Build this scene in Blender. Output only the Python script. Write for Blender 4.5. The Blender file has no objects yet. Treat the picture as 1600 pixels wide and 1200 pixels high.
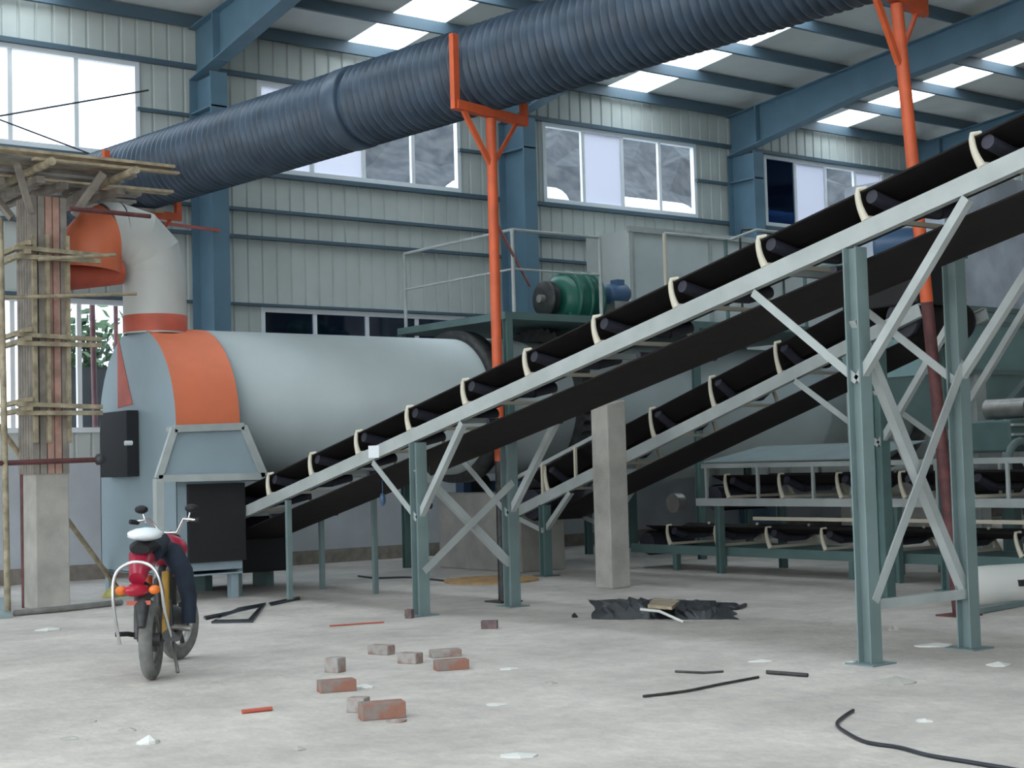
import bpy, bmesh, math, random
from mathutils import Vector, Matrix
random.seed(7)
PI = math.pi
sc = bpy.context.scene
COL = sc.collection

# ------------------------------------------------------------------ camera
EYE = Vector((0, 0, 1.5))
FPX, YAW, PITCH, ROLL = 2400.0, math.radians(37.66), math.radians(3.03), math.radians(-1.55)
_f = Vector((math.sin(YAW)*math.cos(PITCH), math.cos(YAW)*math.cos(PITCH), math.sin(PITCH)))
_r = Vector((math.cos(YAW), -math.sin(YAW), 0))
_u = _r.cross(_f)
RR = _r*math.cos(ROLL) + _u*math.sin(ROLL)
UU = -_r*math.sin(ROLL) + _u*math.cos(ROLL)
cam_d = bpy.data.cameras.new('camera'); cam = bpy.data.objects.new('camera', cam_d); COL.objects.link(cam)
cam.matrix_world = Matrix(((RR.x, UU.x, -_f.x, EYE.x), (RR.y, UU.y, -_f.y, EYE.y), (RR.z, UU.z, -_f.z, EYE.z), (0, 0, 0, 1)))
cam_d.sensor_fit = 'HORIZONTAL'; cam_d.sensor_width = 36; cam_d.lens = 36*FPX/1600
cam_d.clip_end = 500
sc.camera = cam

# ------------------------------------------------------------------ world, exposure
w = bpy.data.worlds.new('overcast'); sc.world = w; w.use_nodes = True
nt = w.node_tree; nt.nodes.clear()
out = nt.nodes.new('ShaderNodeOutputWorld'); bg = nt.nodes.new('ShaderNodeBackground')
tc = nt.nodes.new('ShaderNodeTexCoord'); sep = nt.nodes.new('ShaderNodeSeparateXYZ'); rmp = nt.nodes.new('ShaderNodeValToRGB')
nt.links.new(tc.outputs['Generated'], sep.inputs[0]); nt.links.new(sep.outputs['Z'], rmp.inputs[0])
rmp.color_ramp.elements[0].position = 0.0; rmp.color_ramp.elements[0].color = (.88, .94, 1.0, 1)
rmp.color_ramp.elements[1].position = 0.8; rmp.color_ramp.elements[1].color = (.80, .92, 1.0, 1)
nt.links.new(rmp.outputs[0], bg.inputs['Color'])
mr = nt.nodes.new('ShaderNodeMapRange'); mr.inputs['From Min'].default_value = 0; mr.inputs['From Max'].default_value = 1
mr.inputs['To Min'].default_value = 2.35; mr.inputs['To Max'].default_value = 8.0      # overcast sky: about three times brighter overhead
nt.links.new(sep.outputs['Z'], mr.inputs['Value']); nt.links.new(mr.outputs[0], bg.inputs['Strength'])
nt.links.new(bg.outputs[0], out.inputs[0])
sc.view_settings.view_transform = 'Standard'; sc.view_settings.look = 'None'
sc.view_settings.exposure = 0.0; sc.view_settings.gamma = 1; sc.view_settings.use_curve_mapping = False

# ------------------------------------------------------------------ helpers: points
def ray(px, py):
    return (_f + RR*((px-800)/FPX) + UU*((600-py)/FPX))
def onX(px, py, X): d = ray(px, py); return EYE + d*(X/d.x)
def onY(px, py, Y): d = ray(px, py); return EYE + d*(Y/d.y)
def onZ(px, py, Z=0.0): d = ray(px, py); return EYE + d*((Z-EYE.z)/d.z)

# ------------------------------------------------------------------ helpers: materials
def mat(name, col, rough=.6, metal=0, noise=.0, nscale=6, bump=0, bscale=30, col2=None, thr=None, spec=None):
    m = bpy.data.materials.new(name); m.use_nodes = True
    t = m.node_tree; b = t.nodes['Principled BSDF']
    b.inputs['Base Color'].default_value = (*col, 1); b.inputs['Roughness'].default_value = rough
    b.inputs['Metallic'].default_value = metal
    if spec is not None: b.inputs['Specular IOR Level'].default_value = spec
    if noise or col2 or bump:
        tx = t.nodes.new('ShaderNodeTexCoord')
    if noise or col2:
        n = t.nodes.new('ShaderNodeTexNoise'); n.inputs['Scale'].default_value = nscale; n.inputs['Detail'].default_value = 6
        t.links.new(tx.outputs['Object'], n.inputs['Vector'])
        r = t.nodes.new('ShaderNodeValToRGB')
        c2 = col2 or tuple(max(0, c*(1-noise)) for c in col); c1 = col if col2 else tuple(min(1, c*(1+noise)) for c in col)
        lo, hi = thr or (.35, .65)
        r.color_ramp.elements[0].position = lo; r.color_ramp.elements[0].color = (*c2, 1)
        r.color_ramp.elements[1].position = hi; r.color_ramp.elements[1].color = (*c1, 1)
        t.links.new(n.outputs['Fac'], r.inputs[0]); t.links.new(r.outputs[0], b.inputs['Base Color'])
    if bump:
        n2 = t.nodes.new('ShaderNodeTexNoise'); n2.inputs['Scale'].default_value = bscale; n2.inputs['Detail'].default_value = 8
        t.links.new(tx.outputs['Object'], n2.inputs['Vector'])
        bp = t.nodes.new('ShaderNodeBump'); bp.inputs['Strength'].default_value = bump; bp.inputs['Distance'].default_value = .02
        t.links.new(n2.outputs['Fac'], bp.inputs['Height']); t.links.new(bp.outputs[0], b.inputs['Normal'])
    return m
M = {}
M['floor'] = mat('dusty_concrete', (.56, .52, .48), .95, noise=.12, nscale=.9, bump=.35, bscale=14, spec=.15)
def add_specks(m):
    t = m.node_tree; b = t.nodes['Principled BSDF']; src = b.inputs['Base Color'].links[0].from_socket
    tx = t.nodes.new('ShaderNodeTexCoord'); n = t.nodes.new('ShaderNodeTexNoise'); n.inputs['Scale'].default_value = 4.5; n.inputs['Detail'].default_value = 10
    n.inputs['Roughness'].default_value = .7
    r = t.nodes.new('ShaderNodeValToRGB'); r.color_ramp.elements[0].position = .3; r.color_ramp.elements[0].color = (.72, .72, .74, 1)
    r.color_ramp.elements[1].position = .62; r.color_ramp.elements[1].color = (1.12, 1.1, 1.07, 1)
    mx = t.nodes.new('ShaderNodeMix'); mx.data_type = 'RGBA'; mx.blend_type = 'MULTIPLY'; mx.inputs[0].default_value = .6
    t.links.new(tx.outputs['Object'], n.inputs['Vector']); t.links.new(n.outputs['Fac'], r.inputs[0])
    t.links.new(src, mx.inputs[6]); t.links.new(r.outputs[0], mx.inputs[7]); t.links.new(mx.outputs[2], b.inputs['Base Color'])
add_specks(M['floor'])
M['panel'] = mat('cream_wall_panel', (.55, .59, .56), .55, noise=.05, nscale=1.5)
M['groove'] = mat('panel_joint', (.22, .25, .25), .7)
M['roof'] = mat('roof_panel_underside', (.74, .74, .71), .6, noise=.06, nscale=1)
M['plaster'] = mat('grey_white_plaster', (.52, .55, .58), .9, noise=.1, nscale=1.2, bump=.1)
M['blue'] = mat('blue_grey_steel_paint', (.11, .20, .27), .5, noise=.08, nscale=2)
M['girt'] = mat('blue_steel_girt', (.085, .135, .175), .5)
M['galv'] = mat('light_grey_channel_paint', (.40, .43, .42), .5, noise=.1, nscale=3)
M['teal'] = mat('grey_green_steel_paint', (.175, .235, .235), .5, noise=.08, nscale=3)
M['tealdark'] = mat('deep_teal_steel_paint', (.10, .165, .16), .5, noise=.1, nscale=3)
M['cream'] = mat('cream_bracket_paint', (.60, .55, .44), .6)
M['belt'] = mat('black_rubber_belt', (.013, .010, .010), .8, noise=.2, nscale=5, bump=.1, spec=.25)
M['roller'] = mat('dark_roller', (.035, .035, .05), .5, noise=.2, nscale=3)
M['duct'] = mat('dusty_black_corrugated_plastic', (.050, .078, .115), .42, noise=.25, nscale=3)
M['orange'] = mat('orange_paint', (.62, .11, .035), .5, noise=.12, nscale=4)
M['hoodorange'] = mat('salmon_orange_paint', (.72, .19, .09), .5, noise=.08, nscale=1.5)
M['redprimer'] = mat('red_primer_paint', (.50, .10, .06), .6, noise=.15, nscale=3)
M['drum'] = mat('pale_grey_drum_paint', (.43, .49, .49), .45, noise=.05, nscale=1.2)
M['hood'] = mat('blue_grey_hood_paint', (.30, .38, .42), .55, noise=.05, nscale=1.5)
M['pipe'] = mat('off_white_sheet_metal', (.50, .51, .48), .55, noise=.06, nscale=2)
M['black'] = mat('matt_black', (.012, .012, .014), .7)
M['concrete'] = mat('rough_grey_concrete', (.42, .40, .36), .95, noise=.15, nscale=3, bump=.3)
M['pierconc'] = mat('brown_grey_concrete', (.36, .34, .31), .95, noise=.12, nscale=3, bump=.2)
M['form'] = mat('pinkish_formwork_board', (.40, .24, .19), .8, noise=.25, nscale=5)
M['formg'] = mat('grey_brown_formwork_board', (.25, .22, .19), .85, noise=.2, nscale=6)
M['timber'] = mat('weathered_timber', (.38, .31, .21), .85, noise=.25, nscale=8)
M['bamboo'] = mat('dusty_bamboo', (.33, .28, .19), .8, noise=.3, nscale=9)
M['board'] = mat('grey_scaffold_board', (.26, .24, .21), .85, noise=.3, nscale=5)
M['maroon'] = mat('rusty_maroon_pipe', (.11, .035, .035), .6, noise=.3, nscale=9)
M['white'] = mat('white_frame', (.80, .84, .86), .4)
M['green'] = mat('dark_green_cast_iron', (.012, .11, .075), .4, noise=.15, nscale=5)
M['bluemotor'] = mat('blue_motor_paint', (.06, .12, .22), .4)
M['steel'] = mat('worn_bare_steel', (.35, .34, .32), .4, metal=.7, noise=.15, nscale=6)
M['sheet'] = mat('grey_sheet_casing', (.58, .62, .60), .5, noise=.10, nscale=.9)
M['sheetblue'] = mat('streaked_blue_grey_sheet', (.62, .69, .80), .45, noise=.22, nscale=1.6)
M['hopper'] = mat('teal_hopper_paint', (.22, .34, .34), .5, noise=.08, nscale=2)
M['brick'] = mat('red_clay_brick', (.30, .145, .105), .95, col2=(.25, .21, .19), nscale=9, thr=(.38, .55), bump=.3)
M['brickgrey'] = mat('mortar_grey_brick', (.30, .20, .17), .95, col2=(.36, .34, .32), nscale=12, thr=(.4, .6), bump=.3)
M['brickdark'] = mat('dark_clay_brick', (.17, .12, .12), .95, noise=.25, nscale=10, bump=.3)
M['tyre'] = mat('dusty_tyre_rubber', (.17, .17, .16), .9, noise=.2, nscale=12)
M['chrome'] = mat('chrome_tube', (.75, .77, .78), .18, metal=1)
M['redplastic'] = mat('red_body_plastic', (.38, .02, .05), .3)
M['redlens'] = mat('red_lamp_lens', (.42, .015, .04), .2)
M['amber'] = mat('amber_lens', (.85, .20, .03), .25)
M['navy'] = mat('navy_cloth', (.010, .018, .034), .85, noise=.3, nscale=8)
M['darkmetal'] = mat('dark_engine_metal', (.05, .05, .05), .45, metal=.4, noise=.3, nscale=10)
M['mustard'] = mat('mustard_spring', (.40, .22, .03), .5)
M['plastic'] = mat('black_plastic_sheet', (.02, .022, .03), .35, noise=.3, nscale=6)
M['paper'] = mat('dirty_white_scrap', (.68, .68, .64), .8)
M['ply'] = mat('ochre_plywood', (.42, .26, .12), .85, noise=.2, nscale=5)
M['yellow'] = mat('yellow_sack', (.48, .42, .12), .8, noise=.3, nscale=6)
M['hill'] = mat('grey_rock_face', (.016, .019, .022), .95, col2=(.045, .045, .045), nscale=2.5, thr=(.35, .65))
M['foliage'] = mat('leafy_green', (.03, .07, .02), .8, noise=.5, nscale=8)
M['whitesheet'] = mat('white_plastic_sheeting', (.5, .52, .56), .5)
M['redwire'] = mat('red_bar_paint', (.45, .10, .08), .5)

def glassmat(name, tint, fac):
    m = bpy.data.materials.new(name); m.use_nodes = True; t = m.node_tree; t.nodes.clear()
    o = t.nodes.new('ShaderNodeOutputMaterial'); tr = t.nodes.new('ShaderNodeBsdfTransparent'); gl = t.nodes.new('ShaderNodeBsdfGlossy'); mx = t.nodes.new('ShaderNodeMixShader')
    tr.inputs[0].default_value = (*tint, 1); gl.inputs['Roughness'].default_value = .05; mx.inputs[0].default_value = fac
    t.links.new(tr.outputs[0], mx.inputs[1]); t.links.new(gl.outputs[0], mx.inputs[2]); t.links.new(mx.outputs[0], o.inputs[0]); return m
def filmmat(name, col, fac):
    m = bpy.data.materials.new(name); m.use_nodes = True; t = m.node_tree; t.nodes.clear()
    o = t.nodes.new('ShaderNodeOutputMaterial'); tr = t.nodes.new('ShaderNodeBsdfTransparent'); tl = t.nodes.new('ShaderNodeBsdfTranslucent'); mx = t.nodes.new('ShaderNodeMixShader')
    tl.inputs[0].default_value = (*col, 1); mx.inputs[0].default_value = fac
    t.links.new(tr.outputs[0], mx.inputs[1]); t.links.new(tl.outputs[0], mx.inputs[2]); t.links.new(mx.outputs[0], o.inputs[0]); return m
M['glass'] = glassmat('clear_window_glass', (.93, .96, 1), .06)
M['glassblue'] = glassmat('dark_blue_window_glass', (.05, .085, .15), .06)
M['film'] = filmmat('protective_film_on_glass', (.50, .51, .56), .95)
M['skylight'] = filmmat('translucent_roof_sheet', (.95, .97, 1), .35)

# ------------------------------------------------------------------ helpers: meshes
def worigin(o):
    v = Vector((0, 0, 0))
    while o is not None: v += o.location; o = o.parent
    return v
class MB:
    def __init__(s): s.v = []; s.f = []; s.sm = []
    def add(s, vs, fs, smooth=False):
        n = len(s.v); s.v += [Vector(p) for p in vs]; s.f += [tuple(i+n for i in f) for f in fs]; s.sm += [smooth]*len(fs); return s
    def box(s, lo, hi):
        x0, y0, z0 = lo; x1, y1, z1 = hi
        return s.add([(x0,y0,z0),(x1,y0,z0),(x1,y1,z0),(x0,y1,z0),(x0,y0,z1),(x1,y0,z1),(x1,y1,z1),(x0,y1,z1)],
                     [(0,3,2,1),(4,5,6,7),(0,1,5,4),(1,2,6,5),(2,3,7,6),(3,0,4,7)])
    def sect(s, p0, p1, prof, side=None):
        """extrude a 2-d profile (u,v) from p0 to p1; u along `side`"""
        p0 = Vector(p0); p1 = Vector(p1); d = (p1-p0).normalized()
        if side is None: side = Vector((1,0,0)) if abs(d.x) < .8 else Vector((0,1,0))
        u = Vector(side); u = (u - d*u.dot(d)).normalized(); v = d.cross(u)
        if v.z < -1e-6: v = -v
        n = len(prof); vs = [p0+u*a+v*b for a, b in prof]+[p1+u*a+v*b for a, b in prof]
        fs = [tuple(range(n)), tuple(range(2*n-1, n-1, -1))]+[(i, i+n, (i+1) % n+n, (i+1) % n) for i in range(n)]
        return s.add(vs, fs)
    def bar(s, p0, p1, w, h, side=None):
        return s.sect(p0, p1, [(-w/2,-h/2),(w/2,-h/2),(w/2,h/2),(-w/2,h/2)], side)
    def cchan(s, p0, p1, w, h, t=.012, side=None, flip=1):
        k = flip; P = [(-w/2*k,-h/2),(w/2*k,-h/2),(w/2*k,-h/2+t),((-w/2+t)*k,-h/2+t),((-w/2+t)*k,h/2-t),(w/2*k,h/2-t),(w/2*k,h/2),(-w/2*k,h/2)]
        return s.sect(p0, p1, P, side)
    def hbeam(s, p0, p1, b, h, t=.015, side=None):
        B = b/2; H = h/2; P = [(-B,-H),(B,-H),(B,-H+t),(t/2,-H+t),(t/2,H-t),(B,H-t),(B,H),(-B,H),(-B,H-t),(-t/2,H-t),(-t/2,-H+t),(-B,-H+t)]
        return s.sect(p0, p1, P, side)
    def angle(s, p0, p1, a, t=.012, side=None):
        return s.sect(p0, p1, [(-a/2,-a/2),(a/2,-a/2),(a/2,-a/2+t),(-a/2+t,-a/2+t),(-a/2+t,a/2),(-a/2,a/2)], side)
    def cyl(s, p0, p1, r, r1=None, n=20, caps=True):
        p0 = Vector(p0); p1 = Vector(p1); d = (p1-p0).normalized(); r1 = r if r1 is None else r1
        u = d.orthogonal().normalized(); v = d.cross(u)
        A = [p0+(u*math.cos(2*PI*i/n)+v*math.sin(2*PI*i/n))*r for i in range(n)]
        B = [p1+(u*math.cos(2*PI*i/n)+v*math.sin(2*PI*i/n))*r1 for i in range(n)]
        s.add(A+B, [(i, (i+1) % n, (i+1) % n+n, i+n) for i in range(n)], True)
        if caps: s.add(A, [tuple(range(n-1,-1,-1))]); s.add(B, [tuple(range(n))])
        return s
    def tube(s, pts, r, n=10, closed=False, caps=True, rs=None):
        pts = [Vector(p) for p in pts]; m = len(pts); ring = []; u = None
        for i in range(m):
            if closed: d = (pts[(i+1) % m]-pts[i-1]).normalized()
            else: d = (pts[min(i+1, m-1)]-pts[max(i-1, 0)]).normalized()
            u = d.orthogonal().normalized() if u is None else (u-d*u.dot(d)).normalized()
            v = d.cross(u); rr = rs[i] if rs else r
            ring += [pts[i]+(u*math.cos(2*PI*k/n)+v*math.sin(2*PI*k/n))*rr for k in range(n)]
        fs = []
        for i in range(m if closed else m-1):
            j = (i+1) % m
            fs += [(i*n+k, i*n+(k+1) % n, j*n+(k+1) % n, j*n+k) for k in range(n)]
        s.add(ring, fs, True)
        if caps and not closed: s.add(ring[:n], [tuple(range(n-1,-1,-1))]); s.add(ring[-n:], [tuple(range(n))])
        return s
    def lathe(s, p0, axis, prof, n=40, smooth=True, closed=False):
        """prof: list of (t along axis, radius)"""
        p0 = Vector(p0); a = Vector(axis).normalized(); u = a.orthogonal().normalized(); v = a.cross(u); vs = []
        for t, r in prof: vs += [p0+a*t+(u*math.cos(2*PI*k/n)+v*math.sin(2*PI*k/n))*r for k in range(n)]
        m = len(prof); fs = []
        for i in range(m-1 if not closed else m):
            j = (i+1) % m; fs += [(i*n+k, i*n+(k+1) % n, j*n+(k+1) % n, j*n+k) for k in range(n)]
        return s.add(vs, fs, smooth)
    def slab(s, poly, thick):
        """flat polygon (3-d points) given a thickness vector"""
        poly = [Vector(p) for p in poly]; t = Vector(thick); n = len(poly)
        return s.add(poly+[p+t for p in poly], [tuple(range(n)), tuple(range(2*n-1, n-1, -1))]+[(i, i+n, (i+1) % n+n, (i+1) % n) for i in range(n)])
    def blob(s, c, rx, ry, rz, seed=0, jit=.15, sub=2):
        bm = bmesh.new(); bmesh.ops.create_icosphere(bm, subdivisions=sub, radius=1); rnd = random.Random(seed)
        for q in bm.verts:
            k = 1+rnd.uniform(-jit, jit); q.co = Vector((q.co.x*rx*k+c[0], q.co.y*ry*k+c[1], q.co.z*rz*k+c[2]))
        bm.verts.index_update(); s.add([q.co.copy() for q in bm.verts], [tuple(q.index for q in f.verts) for f in bm.faces], True); bm.free(); return s
    def build(s, name, m, parent=None, origin=None, bevel=0):
        o0 = worigin(parent) if parent is not None else Vector(origin or (0, 0, 0))
        me = bpy.data.meshes.new(name); me.from_pydata([p-o0 for p in s.v], [], s.f)
        bm = bmesh.new(); bm.from_mesh(me); bmesh.ops.recalc_face_normals(bm, faces=bm.faces); bm.to_mesh(me); bm.free()
        for p, k in zip(me.polygons, s.sm): p.use_smooth = k
        me.materials.append(m if not isinstance(m, str) else M[m]); o = bpy.data.objects.new(name, me); COL.objects.link(o)
        if parent is not None: o.parent = parent
        else: o.location = o0
        if bevel:
            b = o.modifiers.new('bevel', 'BEVEL'); b.width = bevel; b.segments = 2; b.limit_method = 'ANGLE'
        return o
def tag(o, label=None, cat=None, group=None, kind=None):
    if label: o['label'] = label
    if cat: o['category'] = cat
    if group: o['group'] = group
    if kind: o['kind'] = kind
    return o
def empty(name, loc, label, cat, group=None):
    o = bpy.data.objects.new(name, None); o.location = loc; o.empty_display_size = .2; COL.objects.link(o); return tag(o, label, cat, group)
def copy_tree(o, parent=None):
    c = o.copy(); COL.objects.link(c)
    if parent is not None: c.parent = parent
    for ch in list(o.children): copy_tree(ch, c)
    return c

# ================================================================== SETTING
WY = 21.7            # inner face of the back wall
EAVE = 8.62
SL = math.tan(math.radians(5.6))
def roofz(y): return EAVE + (WY-y)*SL
tag(MB().add([(-60,-45,0),(90,-45,0),(90,60,0),(-60,60,0)], [(0,1,2,3)]).build('floor', 'floor'), kind='structure')

COLX = [4.75, 10.65, 16.65, 22.45, 28.3, 34.2]
UPW = [(5.75, 9.72), (11.72, 15.72), (17.58, 21.5), (23.45, 27.3), (29.3, 33.2)]
UZ = (6.30, 7.78); LZ = (2.15, 4.12)
# wall: corrugated sheet pieces round the openings
def corr(mb, x0, x1, z0, z1, y=WY):
    pitch = .26; x = x0; pts = []
    k = math.floor(x0/pitch)
    xs = [x0]
    prof = [(0, 0), (.045, .0), (.06, .028), (.085, .028), (.10, 0)]
    pts = [(x0, y)]
    while k*pitch < x1:
        for a, b in prof[1:]:
            xx = k*pitch+a
            if x0 < xx < x1: pts.append((xx, y+b))
        k += 1
    pts.append((x1, y)); n = len(pts)
    vs = [(a, b, z0) for a, b in pts]+[(a, b, z1) for a, b in pts]+[(a, y+.09, z0) for a, b in pts]+[(a, y+.09, z1) for a, b in pts]
    fs = []
    for i in range(n-1):
        fs += [(i, i+1, i+1+n, i+n), (i+2*n, i+3*n, i+1+3*n, i+1+2*n), (i, i+2*n, i+1+2*n, i+1), (i+n, i+1+n, i+1+3*n, i+3*n)]
    fs += [(0, n, 3*n, 2*n), (n-1, 3*n-1, 4*n-1, 2*n-1)]
    mb.add(vs, fs)
wb = MB(); X0, X1 = -12.0, 46.0; DADO = 1.72
corr(wb, X0, X1, DADO, LZ[0]); corr(wb, X0, X1, LZ[1], UZ[0]); corr(wb, X0, X1, UZ[1], EAVE+.12)
edges = [X0]+[e for a in UPW for e in a]+[X1]
for i in range(0, len(edges), 2):
    corr(wb, edges[i], edges[i+1], *LZ); corr(wb, edges[i], edges[i+1], *UZ)
tag(wb.build('wall_back', 'panel'), kind='structure')
db = MB().box((X0, WY-.02, 0.0), (X1, WY+.16, DADO))
tag(db.build('trim_1', 'plaster'), kind='structure')
tag(MB().box((X0, WY-.05, 0.0), (X1, WY-.022, .22)).build('baseboard_back', 'formg'), kind='structure')

# girts (horizontal rails on the wall)
tn = [1]
def trim(mb, m):
    tn[0] += 1; return tag(mb.build('trim_%d' % tn[0], m), kind='structure')
for z, d in ((LZ[1]+.03, .04), (5.22, .05), (5.66, .05), (UZ[0]-.05, .07), (UZ[1]+.04, .07)):
    trim(MB().cchan((X0, WY-.06, z), (X1, WY-.06, z), .10, d, .012, side=(0,1,0)), 'girt')
for cx in COLX[1:-1]:   # short intermediate rails between window jamb and column
    for z in (7.05,):
        trim(MB().cchan((cx-1.0, WY-.06, z), (cx-.12, WY-.06, z), .09, .05, side=(0,1,0)), 'girt')

# windows
wn = [0]
def window(x0, x1, z0, z1, panes, kinds, mullion=.07):
    wn[0] += 1
    f = MB(); fw = .075; y0, y1 = WY-.04, WY+.06
    f.box((x0, y0, z0), (x1, y1, z0+fw)); f.box((x0, y0, z1-fw), (x1, y1, z1))
    f.box((x0, y0, z0+fw), (x0+fw, y1, z1-fw)); f.box((x1-fw, y0, z0+fw), (x1, y1, z1-fw))
    fr = f.build('window_%d' % wn[0], 'white', origin=(x0, WY, z0)); tag(fr, kind='structure')
    wd = (x1-x0)/panes
    for i in range(1, panes):
        xm = x0+i*wd
        MB().box((xm-mullion/2, y0+.02, z0+fw), (xm+mullion/2, y1-.02, z1-fw)).build('mullion', 'white', fr)
    for i in range(panes):
        k = kinds[i % len(kinds)]
        MB().box((x0+i*wd+.02, WY+.01, z0+.03), (x0+(i+1)*wd-.02, WY+.018, z1-.03)).build('pane', M[k], fr)
    return fr
window(*UPW[0], *UZ, 4, ['glass', 'glass', 'glass', 'glass'])
window(*UPW[1], *UZ, 4, ['film', 'film', 'glass', 'glass'])
window(*UPW[2], *UZ, 4, ['glass', 'film', 'glass', 'glass'])
window(*UPW[3], *UZ, 4, ['glassblue', 'film', 'glass', 'film'])
window(*UPW[4], *UZ, 4, ['glass'])
window(*UPW[0], *LZ, 4, ['glass'])
window(*UPW[1], *LZ, 4, ['glassblue'])
window(*UPW[2], *LZ, 4, ['glassblue'])
window(*UPW[3], *LZ, 4, ['glassblue'])
window(*UPW[4], *LZ, 4, ['glassblue'])

# ceiling: pitched roof panels with translucent strips let in
RY0, RY1 = WY+.1, -12.0
SKY = [(1.4, 2.4), (7.35, 8.35), (13.4, 14.42), (19.15, 20.15), (25.05, 26.05), (31, 32), (37, 38)]
ce = MB()
xs = [X0]+[e for a in SKY for e in a]+[X1]
def roofbox(mb, a, b, y0=RY0, y1=RY1, t=.06):
    mb.add([(a,y0,roofz(y0)),(b,y0,roofz(y0)),(b,y1,roofz(y1)),(a,y1,roofz(y1)),(a,y0,roofz(y0)+t),(b,y0,roofz(y0)+t),(b,y1,roofz(y1)+t),(a,y1,roofz(y1)+t)],
           [(0,1,2,3),(7,6,5,4),(0,4,5,1),(1,5,6,2),(2,6,7,3),(3,7,4,0)])
for i in range(0, len(xs), 2): roofbox(ce, xs[i], xs[i+1])
SKYEND = lambda a: 13.0 if a > 13 else RY1  # strips over the right stop early, out of view, to darken that side
for a, b in SKY:
    if SKYEND(a) > RY1: roofbox(ce, a, b, SKYEND(a), RY1)
tag(ce.build('ceiling', 'roof'), kind='structure')
for a, b in SKY:
    ye = SKYEND(a); m_ = MB(); m_.add([(a,RY0,roofz(RY0)+.03),(b,RY0,roofz(RY0)+.03),(b,ye,roofz(ye)+.03),(a,ye,roofz(ye)+.03)], [(0,1,2,3)])
    wn[0] += 1; tag(m_.build('window_%d' % wn[0], 'skylight'), kind='structure')
y = WY-.12; k = 0
while y > -3:
    trim(MB().cchan((X0, y, roofz(y)-.11), (X1, y, roofz(y)-.11), .07, .19, .012, side=(0,1,0)), 'girt'); y -= 1.38; k += 1
# side walls of the hall, far to the right, and an added one behind the camera
tag(MB().box((X1, RY1, 0), (X1+.15, WY+.2, 12.2)).build('wall_right', 'panel'), kind='structure')

tag(MB().box((0, RY1-.15, 0), (X1, RY1, 12.2)).build('added_wall_front', 'panel'), kind='structure')  # unseen wall, added to cut the light reaching the right side

# ================================================================== COLUMNS AND RAFTERS
cl = ['blue steel column at the far left edge, left of the bright window', 'blue steel column between the bright left window and the duct', 'blue steel column behind the middle orange post',
      'blue steel column to the right of the four-pane window over the machines', 'blue steel column behind the upper end of the long belt conveyor', 'blue steel column at the far right behind the hopper']
rl = [l.replace('blue steel column', 'blue steel roof rafter over the column') for l in cl]
rl = ['blue steel rafter starting left of the bright window', 'blue steel rafter crossing the upper left corner above the duct', 'blue steel rafter hidden mostly behind the big duct',
      'blue steel rafter rising to the right above the four-pane window', 'blue steel rafter glimpsed just over the conveyor belt at right', 'blue steel rafter farthest right']
for i, cx in enumerate(COLX):
    e = empty('steel_column', (cx, WY-.45, 0), cl[i], 'column', 'columns along the window wall')
    MB().hbeam((cx, WY-.46, .03), (cx, WY-.46, roofz(WY-.3)-1.06), .28, .72, .02, side=(1,0,0)).build('shaft', 'blue', e)
    MB().box((cx-.22, WY-.86, 0), (cx+.22, WY-.06, .03)).build('base_plate', 'blue', e)
    if 0 < i < 5:
        MB().box((cx-.13, WY-.82, 7.05), (cx+.13, WY-.11, 7.075)).build('stiffener', 'blue', e)
    ya, yb, yc = WY-.08, WY-3.4, RY1+.3
    e = empty('roof_rafter', (cx, ya, EAVE-.3), rl[i], 'roof beam', 'rafters of the roof')
    def web(y, d): return (y, roofz(y)-.22, roofz(y)-.22-d)
    A, B, Cc = web(ya, .80), web(yb, .56), web(yc, .56)
    m_ = MB()
    m_.slab([(cx-.01, q[0], q[1]) for q in (A, B, Cc)]+[(cx-.01, q[0], q[2]) for q in (Cc, B, A)], (.02, 0, 0))
    m_.build('web', 'blue', e)
    fl = MB(); fl.bar((cx, A[0], A[1]), (cx, Cc[0], Cc[1]), .26, .02, side=(1,0,0)); fl.bar((cx, A[0], A[2]), (cx, B[0], B[2]), .26, .02, side=(1,0,0)); fl.bar((cx, B[0], B[2]), (cx, Cc[0], Cc[2]), .26, .02, side=(1,0,0))
    fl.build('flange', 'blue', e)
    MB().box((cx-.13, WY-.9, roofz(WY-.9)-.98), (cx+.13, WY-.87, roofz(WY-.9)-.22)).build('end_plate', 'blue', e)

# bracing cables in front of the bright window
def cable(name, a, b, r, label, m='darkmetal', sag=0, cat='cable'):
    a = Vector(a); b = Vector(b); pts = [a.lerp(b, i/12)+Vector((0,0,-sag*math.sin(PI*i/12))) for i in range(13)]
    o = MB().tube(pts, r, 6).build(name, m, origin=a); return tag(o, label, cat)
cable('bracing_cable', onY(-40, 188, WY-.25), onY(232, 141, WY-.25), .014, 'thin cable crossing the bright left window, the upper of two')
cable('bracing_cable', onY(-40, 172, WY-.25), onY(140, 240, WY-.25), .012, 'thin cable crossing the bright left window, sloping down to the right')

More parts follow.
